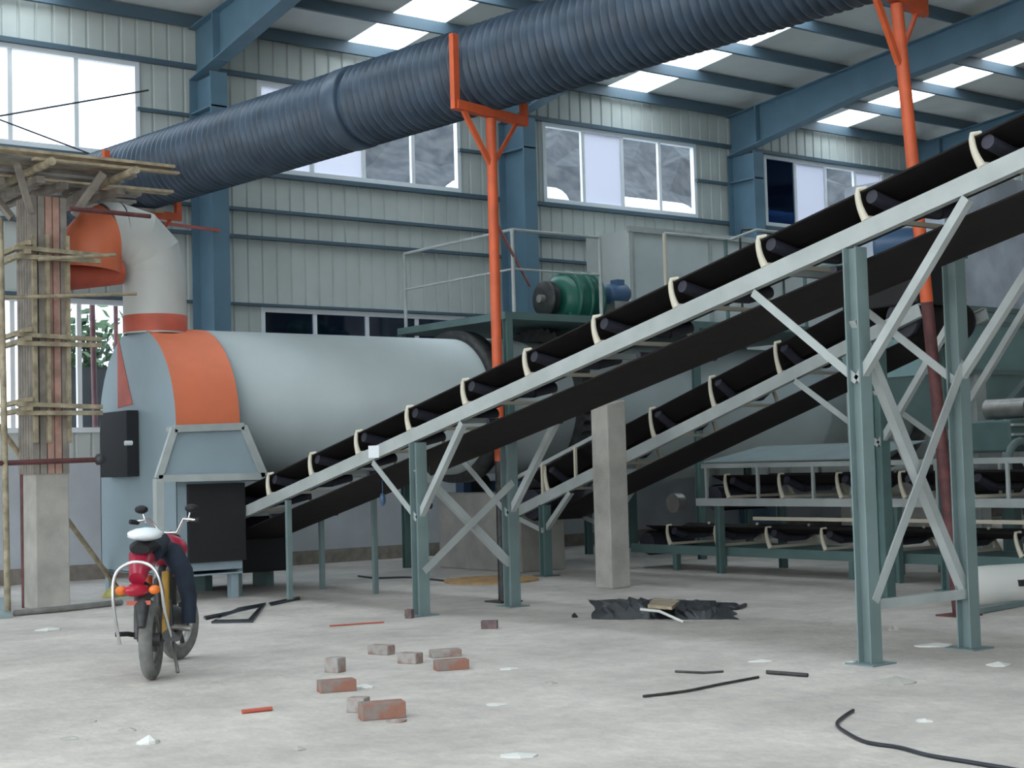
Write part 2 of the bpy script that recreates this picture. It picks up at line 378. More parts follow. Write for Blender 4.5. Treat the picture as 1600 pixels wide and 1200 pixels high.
# ================================================================== OUTSIDE
hm = MB(); rnd = random.Random(3); nx, ny = 60, 14
for j in range(ny+1):
    for i in range(nx+1):
        v = j/ny
        x = 10.7+ i*1.1 + v*7.0; yy = 27.5+v*13+rnd.uniform(-.3, .3); z = -.1+min(1, i/2.5+.1)*(v**.8*16)+rnd.uniform(-.35, .35)
        hm.v.append(Vector((x+rnd.uniform(-.2,.2), yy, z if j else -.1)))
for j in range(ny):
    for i in range(nx):
        a = j*(nx+1)+i; hm.f.append((a, a+1, a+nx+2, a+nx+1)); hm.sm.append(False)
tag(hm.build('hillside', 'hill'), 'grey rocky hillside seen through the upper windows', 'hillside')
for i, (x, yy, z, s) in enumerate([(19.3, 25.3, 7.0, 1.0), (23.2, 25.4, 7.0, .9), (27.8, 25.5, 7.1, .9)]):
    t = ['white sheeting mound outside the window behind the middle orange post', 'white sheeting mound outside the four-pane window', 'white sheeting mound outside the window right of the four-pane one'][i]
    b = MB()
    b.lathe((x-s, yy, 0), (1,0,0), [(0,.02),(0,.9),(s*2.2,.9),(s*2.2,.02)], 24); o = b.build('covered_mound', 'whitesheet', origin=(x, yy, 0))
    for q in o.data.vertices: q.co.z = q.co.z*.6+ (z if q.co.z > -.2 else 0)*.98
    tag(o, t, 'covered mound', 'white sheeting mounds outside')
sh = MB(); rnd = random.Random(9)
for i in range(420):
    c = Vector((rnd.gauss(10.3, .33), rnd.gauss(25.4, .3), abs(rnd.gauss(3.5, .45)))); a = Vector((rnd.uniform(-1,1), rnd.uniform(-1,1), rnd.uniform(-1,1))).normalized()*.13; bq = a.orthogonal().normalized()*.07
    sh.add([c-a, c+bq, c+a, c-bq], [(0,1,2,3)])
so = tag(MB().cyl((10.3,25.4,0),(10.3,25.4,3.6),.05,.02,8).build('shrub', 'bamboo', origin=(10.3,25.4,0)), 'green bush outside the lower left window', 'bush')
sh.build('foliage', 'foliage', so)

tag(MB().box((8.6, 23.5, 0), (14, 23.7, 3.25)).build('yard_wall', 'hill', origin=(11, 23.6, 0)), 'low grey wall outside the lower left window', 'wall')
# ================================================================== DUCT
DX = lambda y: 13.488 - .2354*y
DZ = lambda y: 6.731 - .0554*y
def dpt(y): return Vector((DX(y), y, DZ(y)))
dy0, dy1 = 21.6, 1.5
dv = dpt(dy1)-dpt(dy0); L = dv.length; da = dv.normalized()
yc = 15.65
tcol = (dy0-yc)/(dy0-dy1)*L
prof = []; t = 0.0; pitch = .105
while t < L:
    if not (tcol-.18 < t < tcol+.08):
        prof += [(t, .440), (t+.03, .440), (t+.045, .492), (t+.078, .4975), (t+.093, .440)]
    t += pitch
prof += [(L, .440)]
e = empty('ventilation_duct', dpt(dy0), 'large black corrugated duct crossing the hall from window wall to upper right', 'duct')
MB().lathe(dpt(dy0), da, prof, 48).build('corrugated_pipe', 'duct', e)
MB().lathe(dpt(dy0)+da*tcol, da, [(-.12,.44),(-.12,.495),(-.10,.505),(.10,.505),(.12,.495),(.12,.44)], 48).build('collar', 'duct', e)

# duct stands
def duct_stand(y, label, base=0.0, lean=0, xoff=0.0, h=None, stay=None, gap=.60, low=None, lowz=2.9):
    c = dpt(y); c.x += 0; side = Vector((da.y, -da.x, 0)).normalized()
    if side.x > 0: side = -side                       # towards the camera's left
    top = c.z-.53
    e = empty('duct_stand', (c.x+xoff, c.y, 0), label, 'stand', 'orange posts carrying the duct')
    pa, pb = Vector((c.x+xoff, c.y, 0)), Vector((c.x, c.y, top-.06)); pm = pa.lerp(pb, lowz/pb.z)
    if low:
        MB().tube([pa, pm], .056, 14).build('lower_post', low, e)['label'] = 'dark unpainted lower length'
        MB().tube([pm, pb], .058, 14).build('post', 'orange', e)
    else: MB().tube([pa, pb], .056, 14).build('post', 'orange', e)
    MB().box((c.x+xoff-.15, c.y-.15, 0), (c.x+xoff+.15, c.y+.15, .015)).build('base_plate', low or 'orange', e)
    a = c+side*gap; b = c-side*gap; a.z = b.z = top
    m_ = MB(); m_.bar(a, b, .10, .10); m_.build('cradle', 'orange', e)
    MB().bar((a.x, a.y, top-.05), (a.x, a.y, top+.78), .09, .06, side=tuple(side)).build('upright', 'orange', e)
    MB().bar((b.x, b.y, top-.05), (b.x, b.y, top+.22), .09, .06, side=tuple(side)).build('upright', 'orange', e)
    for k in (a, b):
        q = c.lerp(Vector((k.x, k.y, 0)), .78); 
        MB().angle((q.x, q.y, top-.04), (c.x, c.y, top-.62), .05, .01).build('brace', 'orange', e)
    return e
duct_stand(19.68, 'orange duct post nearest the window wall, above the drum hood')
s2 = duct_stand(13.59, 'orange duct post in the middle, rising behind the long belt conveyor', low='darkmetal', lowz=1.55)
s3 = duct_stand(8.83, 'orange duct post at the right, crossing the roof rafters', xoff=.55, low='maroon')
MB().bar((10.3, 13.59, 4.25), (16.5, WY-.9, 4.6), .03, .03).build('stay_bar', 'redwire', s2)
MB().bar((DX(19.68), 19.68, 5.0), (10.6, WY-.85, 5.15), .04, .04).build('stay_bar', 'redwire', bpy.data.objects['duct_stand'])

# ================================================================== DRUM AND HOOD
DY, DCZ, DR = 17.95, 2.36, .97
hx0, hx1 = 7.92, 8.76
e = empty('rotary_drum', (hx1, DY, 0), 'long pale grey rotary drum lying behind the conveyors', 'drum')
MB().lathe((hx1-.02, DY, DCZ), (1, 0, 0), [(0,.1),(0,DR),(5.0,DR),(5.02,DR+.012),(5.1,DR+.012),(5.12,DR),(11,DR),(11.02,DR+.012),(11.1,DR+.012),(11.12,DR),(18,DR),(18,.1)], 64).build('shell', 'drum', e)
for t in (4.1, 13.4): MB().lathe((hx1+t, DY, DCZ), (1, 0, 0), [(-.12,DR),(-.12,DR+.12),(.12,DR+.12),(.12,DR)], 64).build('riding_ring', 'darkmetal', e)
gear = []
m_ = MB(); n = 96
vs = []
for sx in (-.1, .1):
    for i in range(n):
        for rr in (DR+.01, DR+(.24 if i % 2 else .18)):
            a = 2*PI*i/n; vs.append((hx1+5.6+sx, DY+rr*math.cos(a), DCZ+rr*math.sin(a)))
fs = []
for i in range(n):
    j = (i+1) % n
    fs += [(2*i,2*j,2*j+1,2*i+1), (2*n+2*i,2*n+2*i+1,2*n+2*j+1,2*n+2*j), (2*i+1,2*j+1,2*n+2*j+1,2*n+2*i+1)]
m_.add(vs, fs).build('girth_gear', 'darkmetal', e)
# gear guard
g = []
for i in range(19):
    a = -.35+ (PI+.1)*i/18; g.append((DY-1.42*math.cos(a), DCZ+1.15*math.sin(a)))
tag(MB().box((13.2,17.0,.0),(14.0,19.0,1.12)).build('drum_pier', 'pierconc', origin=(13.6,18.0,0), bevel=.02), 'brown-grey concrete pier under the drum behind the left trestle', 'pier', 'concrete piers under the drum')
tag(MB().box((22.3,17.0,.0),(23.1,19.0,1.12)).build('drum_pier', 'pierconc', origin=(22.7,18.0,0), bevel=.02), 'brown-grey concrete pier under the drum behind the low conveyors', 'pier', 'concrete piers under the drum')
for px_, lb in ((13.6, 'support roller pair carrying the drum on the pier behind the left trestle'), (22.7, 'support roller pair carrying the drum on the pier behind the low conveyors')):
    e2 = empty('drum_roller_stand', (px_, DY, 1.12), lb, 'roller stand', 'roller stands under the drum')
    for sgn in (-1, 1):
        yy = DY+sgn*.62; zz = DCZ-math.sqrt(1.32**2-.62**2)
        MB().cyl((px_-.14, yy, zz), (px_+.14, yy, zz), .19, n=24).build('roller', 'darkmetal', e2)
        for q in (-.3, .16): MB().box((px_+q, yy-.1, 1.12), (px_+q+.14, yy+.1, zz+.08)).build('bearing_block', 'bluemotor', e2)

# hood
HW, HS, HT = 1.13, 2.08, 1.25
HYC = 17.9
def arch(r_off=0, n=28, zb=.30):
    pts = [(HYC-HW-r_off, zb)]
    pts += [(HYC-(HW+r_off)*math.cos(PI*i/n), HS+(HT+r_off)*math.sin(PI*i/n)) for i in range(n+1)]
    pts.append((HYC+HW+r_off, zb)); return pts
e = empty('drum_hood', ((hx0+hx1)/2, HYC, 0), 'tall arched breeching hood with orange rim at the left end of the drum', 'hood')
P = arch(0)
m_ = MB(); m_.add([(hx0, a, b) for a, b in P]+[(hx0+.02, a, b) for a, b in P], [tuple(range(len(P))), tuple(range(2*len(P)-1, len(P)-1, -1))])
m_.add([(hx1, a, b) for a, b in P]+[(hx1-.02, a, b) for a, b in P], [tuple(range(len(P))), tuple(range(2*len(P)-1, len(P)-1, -1))]); m_.build('end_wall', 'hood', e)
k0 = [i for i, p in enumerate(P) if p[1] >= HS-.02]
Q = P[k0[0]:k0[-1]+1]; n = len(Q)
MB().add([(hx0, a, b) for a, b in Q]+[(hx1, a, b) for a, b in Q], [(i, i+1, i+1+n, i+n) for i in range(n-1)], True).build('rim_band', 'hoodorange', e)
m_ = MB(); m_.box((hx0, HYC-HW, .35), (hx1, HYC-HW+.02, HS)); m_.box((hx0, HYC+HW-.02, .35), (hx1, HYC+HW, HS)); m_.box((hx0, HYC-HW, .29), (hx1, HYC+HW, .31)); m_.build('side_wall', 'hood', e)
for yy in (HYC-HW+.1, HYC+HW-.1):
    for xx in (hx0+.08, hx1-.08): MB().box((xx-.05, yy-.05, 0), (xx+.05, yy+.05, .29)).build('foot', 'hood', e)
MB().box((hx0+.12, HYC-HW-.06, .45), (hx1+.02, HYC-HW-.003, 1.38)).build('outlet_shade_slab', 'black', e)['label'] = 'black slab standing for the shaded outlet opening under the chute'  # black slab stands for the shade in the hollow hood base
# painted red wedge and black hatch on the end wall
r0 = [onX(183, 520, hx0-.006), onX(188, 545, hx0-.006), onX(207, 632, hx0-.006), onX(184, 638, hx0-.006)]
MB().slab(r0, (.005, 0, 0)).build('red_panel_strip', 'redprimer', e)
hb = empty('hatch_box', (0,0,0), None, None); COL.objects.unlink(hb); bpy.data.objects.remove(hb)
bl = [onX(172, 647, hx0), onX(214, 640, hx0), onX(221, 744, hx0), onX(178, 746, hx0)]
ys = sorted([p.y for p in bl]); zs = sorted([p.z for p in bl])
ht = MB().box((hx0-.16, (ys[0]+ys[1])/2, (zs[0]+zs[1])/2), (hx0-.002, (ys[2]+ys[3])/2, (zs[2]+zs[3])/2)).build('inspection_hatch', 'black', e, bevel=.01)
ht['label'] = 'black rectangular hatch box'
MB().cyl((hx0-.19, (ys[0]+ys[1])/2-.01, 1.9), (hx0-.1, (ys[0]+ys[1])/2-.01, 1.9), .03, n=12).build('latch', 'white', ht)

# discharge chute under the rim band
e = empty('discharge_chute', (8.2, 16.1, 0), 'light grey trapezoid chute frame under the orange rim, over the conveyor tail', 'chute')
cy = 16.58
A, B_, C_, D_ = onY(272, 670, cy), onY(380, 666, cy), onY(413, 744, cy), onY(247, 748, cy)
for a, b, nm in ((A,B_,'top_rail'),(B_,C_,'side_rail'),(D_,A,'side_rail'),(D_,C_,'bottom_rail')):
    MB().bar(a, b, .05, .085, side=(0,1,0)).build(nm, 'galv', e)
back = Vector((0, .12, 0))
MB().slab([A+back*.3, B_+back*.3, C_+back*.3, D_+back*.3], (0, .008, 0)).build('chute_plate', 'hood', e)
b1 = Vector((D_.x, cy, 0)); MB().cchan(b1, D_, .10, .09, .01, side=(0,1,0)).build('leg', 'galv', e)
for pa in (A, B_):
    MB().bar(pa, pa+Vector((0, .16, .0)), .05, .05).build('bracket', 'galv', e)

# riser and elbow
e = empty('exhaust_pipe', (8.17, 17.85, 3.33), 'off-white exhaust pipe rising from the hood and bending left', 'pipe')
R = .39; cx, cyy = 8.17, 17.85; bz = 4.0; br = .48
def segtube(path, r, n=40):
    m_ = MB(); pts = [Vector(p) for p in path]
    for i in range(len(pts)-1): pass
    m_.tube(pts, r, n, caps=False); return m_
MB().cyl((cx, cyy, 3.25), (cx, cyy, bz), R, n=40, caps=False).build('riser', 'pipe', e)
arcp = [(cx-br+br*math.cos(a), cyy, bz+br*math.sin(a)) for a in [PI/2*i/3 for i in range(4)]]
m_ = MB(); u0 = Vector((0,1,0)); rings = []
for i, p in enumerate(arcp):
    a = PI/2*i/3; d = Vector((-math.sin(a), 0, math.cos(a))); v = Vector((math.cos(a), 0, math.sin(a)))
    s_ = 1.0 if i in (0, 3) else 1.03
    rings.append([Vector(p)+(v*math.cos(2*PI*k/40)*s_+u0*math.sin(2*PI*k/40))*R for k in range(40)])
for a_, b_ in zip(rings, rings[1:]): m_.add(a_+b_, [(k, (k+1) % 40, (k+1) % 40+40, k+40) for k in range(40)], True)
m_.build('elbow', 'pipe', e)
xe = cx-br
zc_ = bz+br
MB().tube([(xe, cyy, zc_), (xe-.08, cyy, zc_-.005), (xe-.14, cyy, zc_-.02)], R, 40, caps=False).build('elbow_end', 'pipe', e)
pth = [(xe-.12, cyy, zc_-.015), (xe-.22, cyy, zc_-.06), (xe-.30, cyy, zc_-.15), (xe-.36, cyy, zc_-.28), (xe-.38, cyy, zc_-.48)]
MB().tube(pth, R-.005, 40, caps=False).build('orange_bend', 'hoodorange', e)['label'] = 'salmon orange bend'
MB().lathe((cx, cyy, 3.27), (0,0,1), [(0, R+.004), (.20, R+.006), (.21, R)], 48).build('orange_collar', 'redprimer', e)['label'] = 'orange painted collar'
m_ = MB(); m_.tube([(xe+.0, cyy-.05, 4.02), (xe-.75, cyy-.05, 3.9)], .17, 24)
m_.build('lower_duct', 'redprimer', e)['label'] = 'dark red branch pipe'

# ================================================================== CONVEYORS
def horn(x, y, z, s, h, m_):
    """curved idler end bracket; s=+1 bows towards the belt"""
    pts = []
    for i in range(8):
        t = i/7; pts.append(Vector((x+s*.01-s*.05*t*t, y+.05*math.sin(t*PI*.55)+.06*t, z+h*t)))
    pts.append(Vector((x-s*.09, y+.07, z+h*1.03)))
    rs = [.034, .031, .028, .026, .024, .023, .022, .021, .02]
    m_.tube(pts, .03, 8, rs=rs)
def conveyor(e, xa, xb, hy, y_tail, y_head, idlers, chan=.17, mch='galv', ihei=.335, belt_drop=.30, ret=True, mb='belt', edge=.10):
    """belt conveyor along Y between side channels xa (near) and xb"""
    for xx, fl in ((xa, -1), (xb, 1)):
        MB().cchan((xx, y_tail, hy(y_tail)), (xx, y_head, hy(y_head)), .07, chan, .012, side=(1,0,0), flip=-fl).build('side_channel', mch, e)
    # belt: troughed strip + return strip
    xm = (xa+xb)/2; hw = (xb-xa)/2
    prof = [(-hw+edge-.06, ihei+chan/2-.01), (-hw*.42, .18+chan/2), (hw*.42, .18+chan/2), (hw-edge+.06, ihei+chan/2-.01)]
    prr = [(-hw+edge, -belt_drop), (hw-edge-.10, -belt_drop)]
    ya, yb = (y_tail-.25, y_head+.3); N = 14
    m_ = MB(); th = .014
    def strip(P, rng):
        vs = []
        for yy in rng:
            for dz in (0, th): vs += [(xm+a, yy, hy(yy)+b+dz) for a, b in P]
        n = len(P); fs = []
        for k in range(len(rng)-1):
            b0 = k*2*n; b1 = (k+1)*2*n
            for i in range(n-1):
                fs += [(b0+i, b0+i+1, b1+i+1, b1+i), (b0+n+i, b1+n+i, b1+n+i+1, b0+n+i+1)]
            fs += [(b0, b1, b1+n, b0+n), (b0+n-1, b0+2*n-1, b1+2*n-1, b1+n-1)]
        fs += [tuple(list(range(n))+list(range(2*n-1, n-1, -1)))]
        b0 = (len(rng)-1)*2*n; fs += [tuple([b0+i for i in range(n)]+[b0+i for i in range(2*n-1, n-1, -1)])]
        m_.add(vs, fs, False)
    rng = [ya+(yb-ya)*k/N for k in range(N+1)]
    strip(prof, rng)
    if ret: strip(prr, rng)
    # wraps round the pulleys
    for yy, s in ((y_tail-.25, 1), (y_head+.3, -1)):
        r = (belt_drop+.18+chan/2)/2; zc = hy(yy)+(-belt_drop+.18+chan/2)/2
        vs = []; n = 10
        for i in range(n+1):
            a = -PI/2+PI*i/n
            for xx in (xm-hw+edge, xm+hw-edge): vs.append((xx, yy+s*r*math.cos(a), zc+r*math.sin(a)))
        m_.add(vs, [(2*i, 2*i+1, 2*i+3, 2*i+2) for i in range(n)], True)
        MB().cyl((xa+.05, yy, zc), (xb-.05, yy, zc), r-.02, n=24).build('pulley', 'roller', e)
    m_.build('belt', mb, e)
    for yy in idlers:
        z0 = hy(yy)+chan/2
        b = MB()
        horn(xa, yy, z0, -1, ihei, b); horn(xb, yy, z0, 1, ihei, b)
        b.bar((xa, yy, z0+.02), (xb, yy, z0+.02), .035, .035, side=(0,1,0))
        br_ = b.build('idler_bracket', 'cream', e)
        dz = .18-.055
        for P0, P1 in (((xm-hw+.06, z0+ihei-.065), (xm-hw*.42, z0+dz)), ((xm-hw*.40, z0+dz), (xm+hw*.40, z0+dz)), ((xm+hw*.42, z0+dz), (xm+hw-.06, z0+ihei-.065))):
            MB().cyl((P0[0], yy-.0, P0[1]-.0), (P1[0], yy-.0, P1[1]), .052, n=16).build('roller', 'roller', br_)
h1 = lambda y: 4.708-.2195*y
NX, FX = 8.83, 10.0
e = empty('belt_conveyor', (9.4, 12, 0), 'long black belt conveyor in front, climbing to the upper right on grey-green trestles', 'conveyor', 'belt conveyors')
conv1 = e
conveyor(e, NX, FX, h1, 18.35, 3.2, [17.17-n for n in range(-1, 14)], chan=.13, ihei=.25, belt_drop=.18)
for yy in [16.8, 14.6, 12.4, 10.2, 8.0, 5.8]:
    m_ = MB(); z = h1(yy); m_.bar((NX, yy, z-.03), (FX, yy, z-.03), .05, .05, side=(0,1,0)); m_.build('cross_member', 'galv', e)
    MB().cyl((NX+.12, yy-.4, h1(yy-.4)-.14), (FX-.12, yy-.4, h1(yy-.4)-.14), .03, n=14).build('return_roller', 'roller', e)
def trestle(e, y, xa, xb, hy, w=.14, m='teal', kn=1.3, kd=1.15, xbr=True, zb=.45, zt=2.2):
    za = hy(y)-.085
    for xx in (xa, xb):
        MB().hbeam((xx, y, .012), (xx, y, za), w, w*1.0, .012, side=(1,0,0)).build('leg', m, e)
        MB().box((xx-.13, y-.13, 0), (xx+.13, y+.13, .012)).build('foot_plate', m, e)
        for s in (-1, 1):
            yy = y+s*kn*.95; MB().angle((xx, yy, hy(yy)-.09), (xx, y, za-kd-s*.0), .065, .01).build('knee_brace', 'galv', e)
    if xbr:
        MB().angle((xa, y-.03, zb), (xb, y-.03, zt*.88), .075, .01, side=(0,1,0)).build('cross_brace', 'galv', e)
        MB().angle((xb, y+.03, zb), (xa, y+.03, zt), .075, .01, side=(0,1,0)).build('cross_brace', 'galv', e)
trestle(e, 13.05, NX, FX, h1, w=.13, kn=.86, kd=.78, zt=1.5)
trestle(e, 7.3, NX, FX, h1, w=.125, kn=1.05, kd=.97, zt=2.5)
MB().bar((NX, 7.3, .42), (FX, 7.3, .42), .05, .07, side=(0,1,0)).build('tie_bar', 'galv', e)
# short tail leg
for xx in (NX, FX):
    MB().cchan((xx, 17.0, 0), (xx, 17.0, h1(17.0)-.085), .06, .05, .008).build('leg', 'teal', e)
    MB().cchan((xx, 15.75, 0), (xx, 15.75, h1(15.75)-.085), .06, .05, .008).build('leg', 'teal', e)
MB().box((NX+.08, 17.7, .22), (FX-.08, 18.9, .66)).build('tail_guard', 'black', e, bevel=.02)
for xx in (NX+.14, FX-.14): MB().box((xx-.05, 18.1, 0), (xx+.05, 18.5, .22)).build('leg', 'tealdark', e)
# bolted plates at splices
MB().box((NX-.045, 13.72, h1(13.8)-.06), (NX-.036, 13.92, h1(13.8)+.07)).build('splice_plate', 'white', e)

h2 = lambda y: .855+.309*(16.8-y)
N2, F2 = 13.0, 14.1
e = empty('belt_conveyor', (13.5, 13.5, 0), 'second belt conveyor, shorter and steeper, behind the square concrete post', 'conveyor', 'belt conveyors')
conveyor(e, N2, F2, h2, 16.8, 9.9, [16.1-1.06*n for n in range(6)], chan=.14, ihei=.36, belt_drop=.20)
trestle(e, 16.2, N2, F2, h2, w=.12, m='tealdark', kn=.6, kd=.35, xbr=False)
trestle(e, 10.5, N2, F2, h2, w=.14, m='tealdark', kn=1.2, kd=1.1)
for xx in (N2, F2):
    MB().bar((xx, 17.0, h2(17.0)+.47), (xx, 14.9, h2(14.9)+.47), .04, .05, side=(1,0,0)).build('skirt_rail', 'galv', e)
    for yy in (16.9, 16.2, 15.5):
        MB().bar((xx-.02, yy, h2(yy)+.06), (xx-.02, yy, h2(yy)+.46), .035, .035).build('skirt_post', 'cream', e)
MB().lathe((N2-.05, 10.45, 3.74), (.75, -1, 0), [(0,.02),(0,.13),(.04,.15),(.5,.15),(.54,.12),(.54,.02)], 24).build('head_motor', 'bluemotor', e)
MB().box((N2+.0, 9.95, 3.06), (N2+.55, 10.95, 3.56)).build('head_hood', 'black', e, bevel=.02)
MB().box((N2-.08, 9.85, 3.56), (N2+.75, 11.15, 3.59)).build('head_cover', 'tealdark', e)

h3 = lambda y: .94
e = empty('belt_conveyor', (15.2, 12, 0), 'level belt conveyor with pale green cover sheet, upper of the two low ones', 'conveyor', 'belt conveyors')
conveyor(e, 14.6, 15.8, h3, 14.9, 8.4, [14.3-.95*n for n in range(6)], chan=.10, ihei=.30, belt_drop=.12, ret=False)
for xx in (14.6, 15.8):
    MB().bar((xx, 14.8, 1.42), (xx, 8.5, 1.40), .04, .06, side=(1,0,0)).build('skirt_rail', 'galv', e)
    for yy in [14.7-.93*k for k in range(7)]: MB().bar((xx-.02, yy, .99), (xx-.02, yy, 1.40), .035, .035).build('skirt_post', 'galv', e)
    for yy in (14.5, 11.6, 8.8): MB().hbeam((xx-.0, yy, 0), (xx-.0, yy, .89), .09, .09, .01, side=(1,0,0)).build('leg', 'tealdark', e)
MB().slab([(14.62, 14.8, 1.46), (14.62, 12.0, 1.46), (15.75, 12.0, 1.66), (15.75, 14.8, 1.66)], (0, 0, .012)).build('cover_sheet', 'teal', e)
MB().cyl((14.42, 15.2, .93), (14.56, 15.2, .93), .13, n=20).build('bearing', 'steel', e)

h4 = lambda y: .28
e = empty('belt_conveyor', (15.2, 12.6, 0), 'lowest belt conveyor, close to the floor under the level one', 'conveyor', 'belt conveyors')
conveyor(e, 14.75, 15.65, h4, 16.4, 8.0, [15.6-.93*n for n in range(8)], chan=.12, ihei=.26, belt_drop=.10, ret=False, mch='tealdark')
MB().bar((14.72, 14.0, .725), (14.72, 8.1, .725), .03, .045, side=(1,0,0)).build('skirt_rail', 'cream', e)
for yy in (15.5, 12.4, 9.6):
    for xx in (14.75, 15.65): MB().box((xx-.04, yy-.04, 0), (xx+.04, yy+.04, .22)).build('leg', 'tealdark', e)

# ================================================================== CONCRETE POST, COLUMN AND SCAFFOLD
o = MB()
o.add([(12.11,13.85,0),(12.41,13.85,0),(12.41,14.15,0),(12.11,14.15,0),(12.11,13.85,2.20),(12.41,13.85,2.25),(12.41,14.15,2.25),(12.11,14.15,2.20)], [(0,3,2,1),(4,5,6,7),(0,1,5,4),(1,2,6,5),(2,3,7,6),(3,0,4,7)])
tag(o.build('concrete_post', 'concrete', origin=(12.26,14,0), bevel=.015), 'square bare concrete post standing on the floor between the two climbing conveyors', 'post')

KX, KY = 6.6, 17.45
e = empty('concrete_column', (KX, KY, 0), 'new concrete column at the left, upper part still boxed in formwork', 'column')
MB().box((KX-.2, KY-.2, 0), (KX+.2, KY+.2, 1.9)).build('shaft', 'concrete', e, bevel=.015)
for i in range(5):
    x = KX-.21+i*.088
    MB().box((x-.03, KY-.245, 1.55), (x+.046, KY-.21, 4.75)).build('formwork_board', 'form' if i in (2, 3) else 'formg', e)
    MB().box((KX-.245, KY-.21+i*.085, 1.55), (KX-.21, KY-.14+i*.085, 4.75)).build('formwork_board', 'formg', e)
for px_ in (-.215, -.06, .18):
    MB().box((KX+px_-.022, KY-.30, 1.9), (KX+px_+.022, KY-.245, 4.3)).build('batten', 'bamboo', e)
for z in (2.24, 3.03, 4.02):
    for dz in (0, .10):
        m_ = MB()
        m_.bar((KX-.45, KY-.34, z+dz), (KX+.55, KY-.34, z+dz*.7), .06, .05); m_.build('clamp_bar', 'bamboo', e)
        MB().bar((KX-.34, KY-.45, z+dz+.05), (KX-.34, KY+.45, z+dz+.02), .06, .05).build('clamp_bar', 'bamboo', e)

e = empty('scaffold', (6.9, 18.2, 0), 'pole scaffold with a plank platform round the new concrete column', 'scaffold')
def pole(a, b, r, m, nm='pole'): MB().tube([a, b], r, 10).build(nm, m, e)
pB = onZ(155, 902, 0); q = onX(141, 335, pB.x); 
pole((pB.x, pB.y, 0), (q.x, q.y, 5.0), .042, 'maroon')
PF = 17.05
for (a, b, r, m) in ((onY(12, 935, PF), onY(0, 340, PF), .035, 'bamboo'), (onY(38, 930, 17.7), onY(30, 420, 17.7), .03, 'maroon')):
    pole((a.x, a.y, 0), b, r, m)
pole(onY(-30, 466, PF), onY(213, 459, PF), .022, 'bamboo', 'rail'); pole(onY(-30, 725, PF), onY(158, 718, PF), .03, 'maroon', 'rail')
pole(onY(-10, 655, 17.4), onZ(188, 925, .0), .032, 'timber', 'diagonal_pole')
pole(onY(60, 405, PF-.1), onY(180, 398, PF-.1), .022, 'bamboo', 'rail')
pole(onY(110, 326, PF-.2), onY(235, 338, PF-.2), .028, 'maroon', 'rail')
pole((pB.x+.7, pB.y+.9, 0), (pB.x+.7, pB.y+.9, 5.0), .035, 'maroon')
MB().blob(onY(156, 718, PF-.02), .07, .07, .07, 1, .1).build('coupler', 'darkmetal', e)
# platform
zp = 5.12; rnd = random.Random(5)
for i in range(13):
    yy = 16.75+i*.24; x0 = 4.3+rnd.uniform(-.3, .2); x1 = 7.75+rnd.uniform(-.45, .45)+i*.09
    MB().bar((x0, yy, zp+rnd.uniform(0, .04)), (x1, yy+rnd.uniform(-.15, .15), zp+.02+rnd.uniform(-.03, .05)), .2, .035, side=(0,1,0)).build('plank', 'board' if i % 3 else 'timber', e)
a = onY(150, 283, 16.7); b = onY(278, 271, 16.9)
MB().bar((6.2, 16.66, 5.06), b, .09, .03, side=(0,1,0)).build('plank', 'timber', e)
for xx, r in ((5.2, .045), (6.35, .05), (7.35, .045)): MB().tube([(xx, 16.5, zp-.1), (xx+.1, 20.0, zp-.08)], r, 8).build('bearer', 'bamboo', e)
for k in range(9): 
    xx = 4.6+k*.36; MB().bar((xx, 16.8+rnd.uniform(0,.5), zp-.22), (xx+rnd.uniform(-.2, .4), 19.4, zp-.2), .1, .08).build('joist', 'formg', e)
for dx, dy_ in ((-.5, -.55), (.5, -.6), (-.55, .5), (.5, .5)):
    MB().bar((KX+dx, KY+dy_, zp-.1), (KX+dx*.5, KY+dy_*.5, 4.55), .07, .07).build('strut', 'formg', e)

# ================================================================== RAISED PLANT BEHIND
e = empty('screen_casing', (17.5, 20.2, 0), 'long grey sheet-metal casing standing behind the drum under the windows', 'machine casing')
cx0 = 17.9
MB().box((cx0, 19.75, 1.2), (33, 20.9, 5.55)).build('casing', 'sheet', e)
for i in range(9):
    xx = cx0+.05+i*1.9
    MB().box((xx-.03, 19.70, 1.2), (xx+.03, 19.75, 5.55)).build('rib', 'galv', e)
MB().box((cx0-.04, 19.68, 5.5), (33.04, 19.76, 5.6)).build('top_rail', 'galv', e)
for xx in (18.2, 25, 32): MB().box((xx-.1, 20.2, 0), (xx+.1, 20.4, 1.2)).build('leg', 'tealdark', e)

# platform with rails and drive above the drum
e = empty('service_platform', (17, 17.0, 0), 'raised walkway with pipe handrails over the drum', 'platform')
pz = 3.62; py0, py1 = 16.75, 19.45; pxa, pxb = 13.0, 20.4
MB().box((pxa-.16, py0, pz-.10), (pxb, py1, pz)).build('deck', 'tealdark', e)
for xx in (pxa-.1, 16.5, pxb-.1):
    for yy in (py0+.03, py1-.03): MB().hbeam((xx, yy, 0), (xx, yy, pz-.1), .1, .1, .01).build('leg', 'tealdark', e)
rz = 1.15
def rail(pts, r=.022, m='galv'): 
    for a, b in zip(pts, pts[1:]): MB().tube([a, b], r, 8).build('handrail', m, e)
rail([(pxa, py1, pz+rz), (pxa, py0, pz+rz), (14.6, py0, pz+rz)]); rail([(pxa, py1, pz+.6), (pxa, py0, pz+.6), (14.6, py0, pz+.6)], .016)
for xx in (pxa, 14.6): MB().tube([(xx, py0, pz), (xx, py0, pz+rz)], .028, 8).build('stanchion', 'galv', e)
MB().tube([(pxa, py1, pz), (pxa, py1, pz+rz)], .028, 8).build('stanchion', 'galv', e)
rail([(15.9, py0, pz+1.3), (17.3, py0+.0, pz+1.3), (17.9, py0, pz+1.5), (19.8, py0, pz+1.5)], .026)
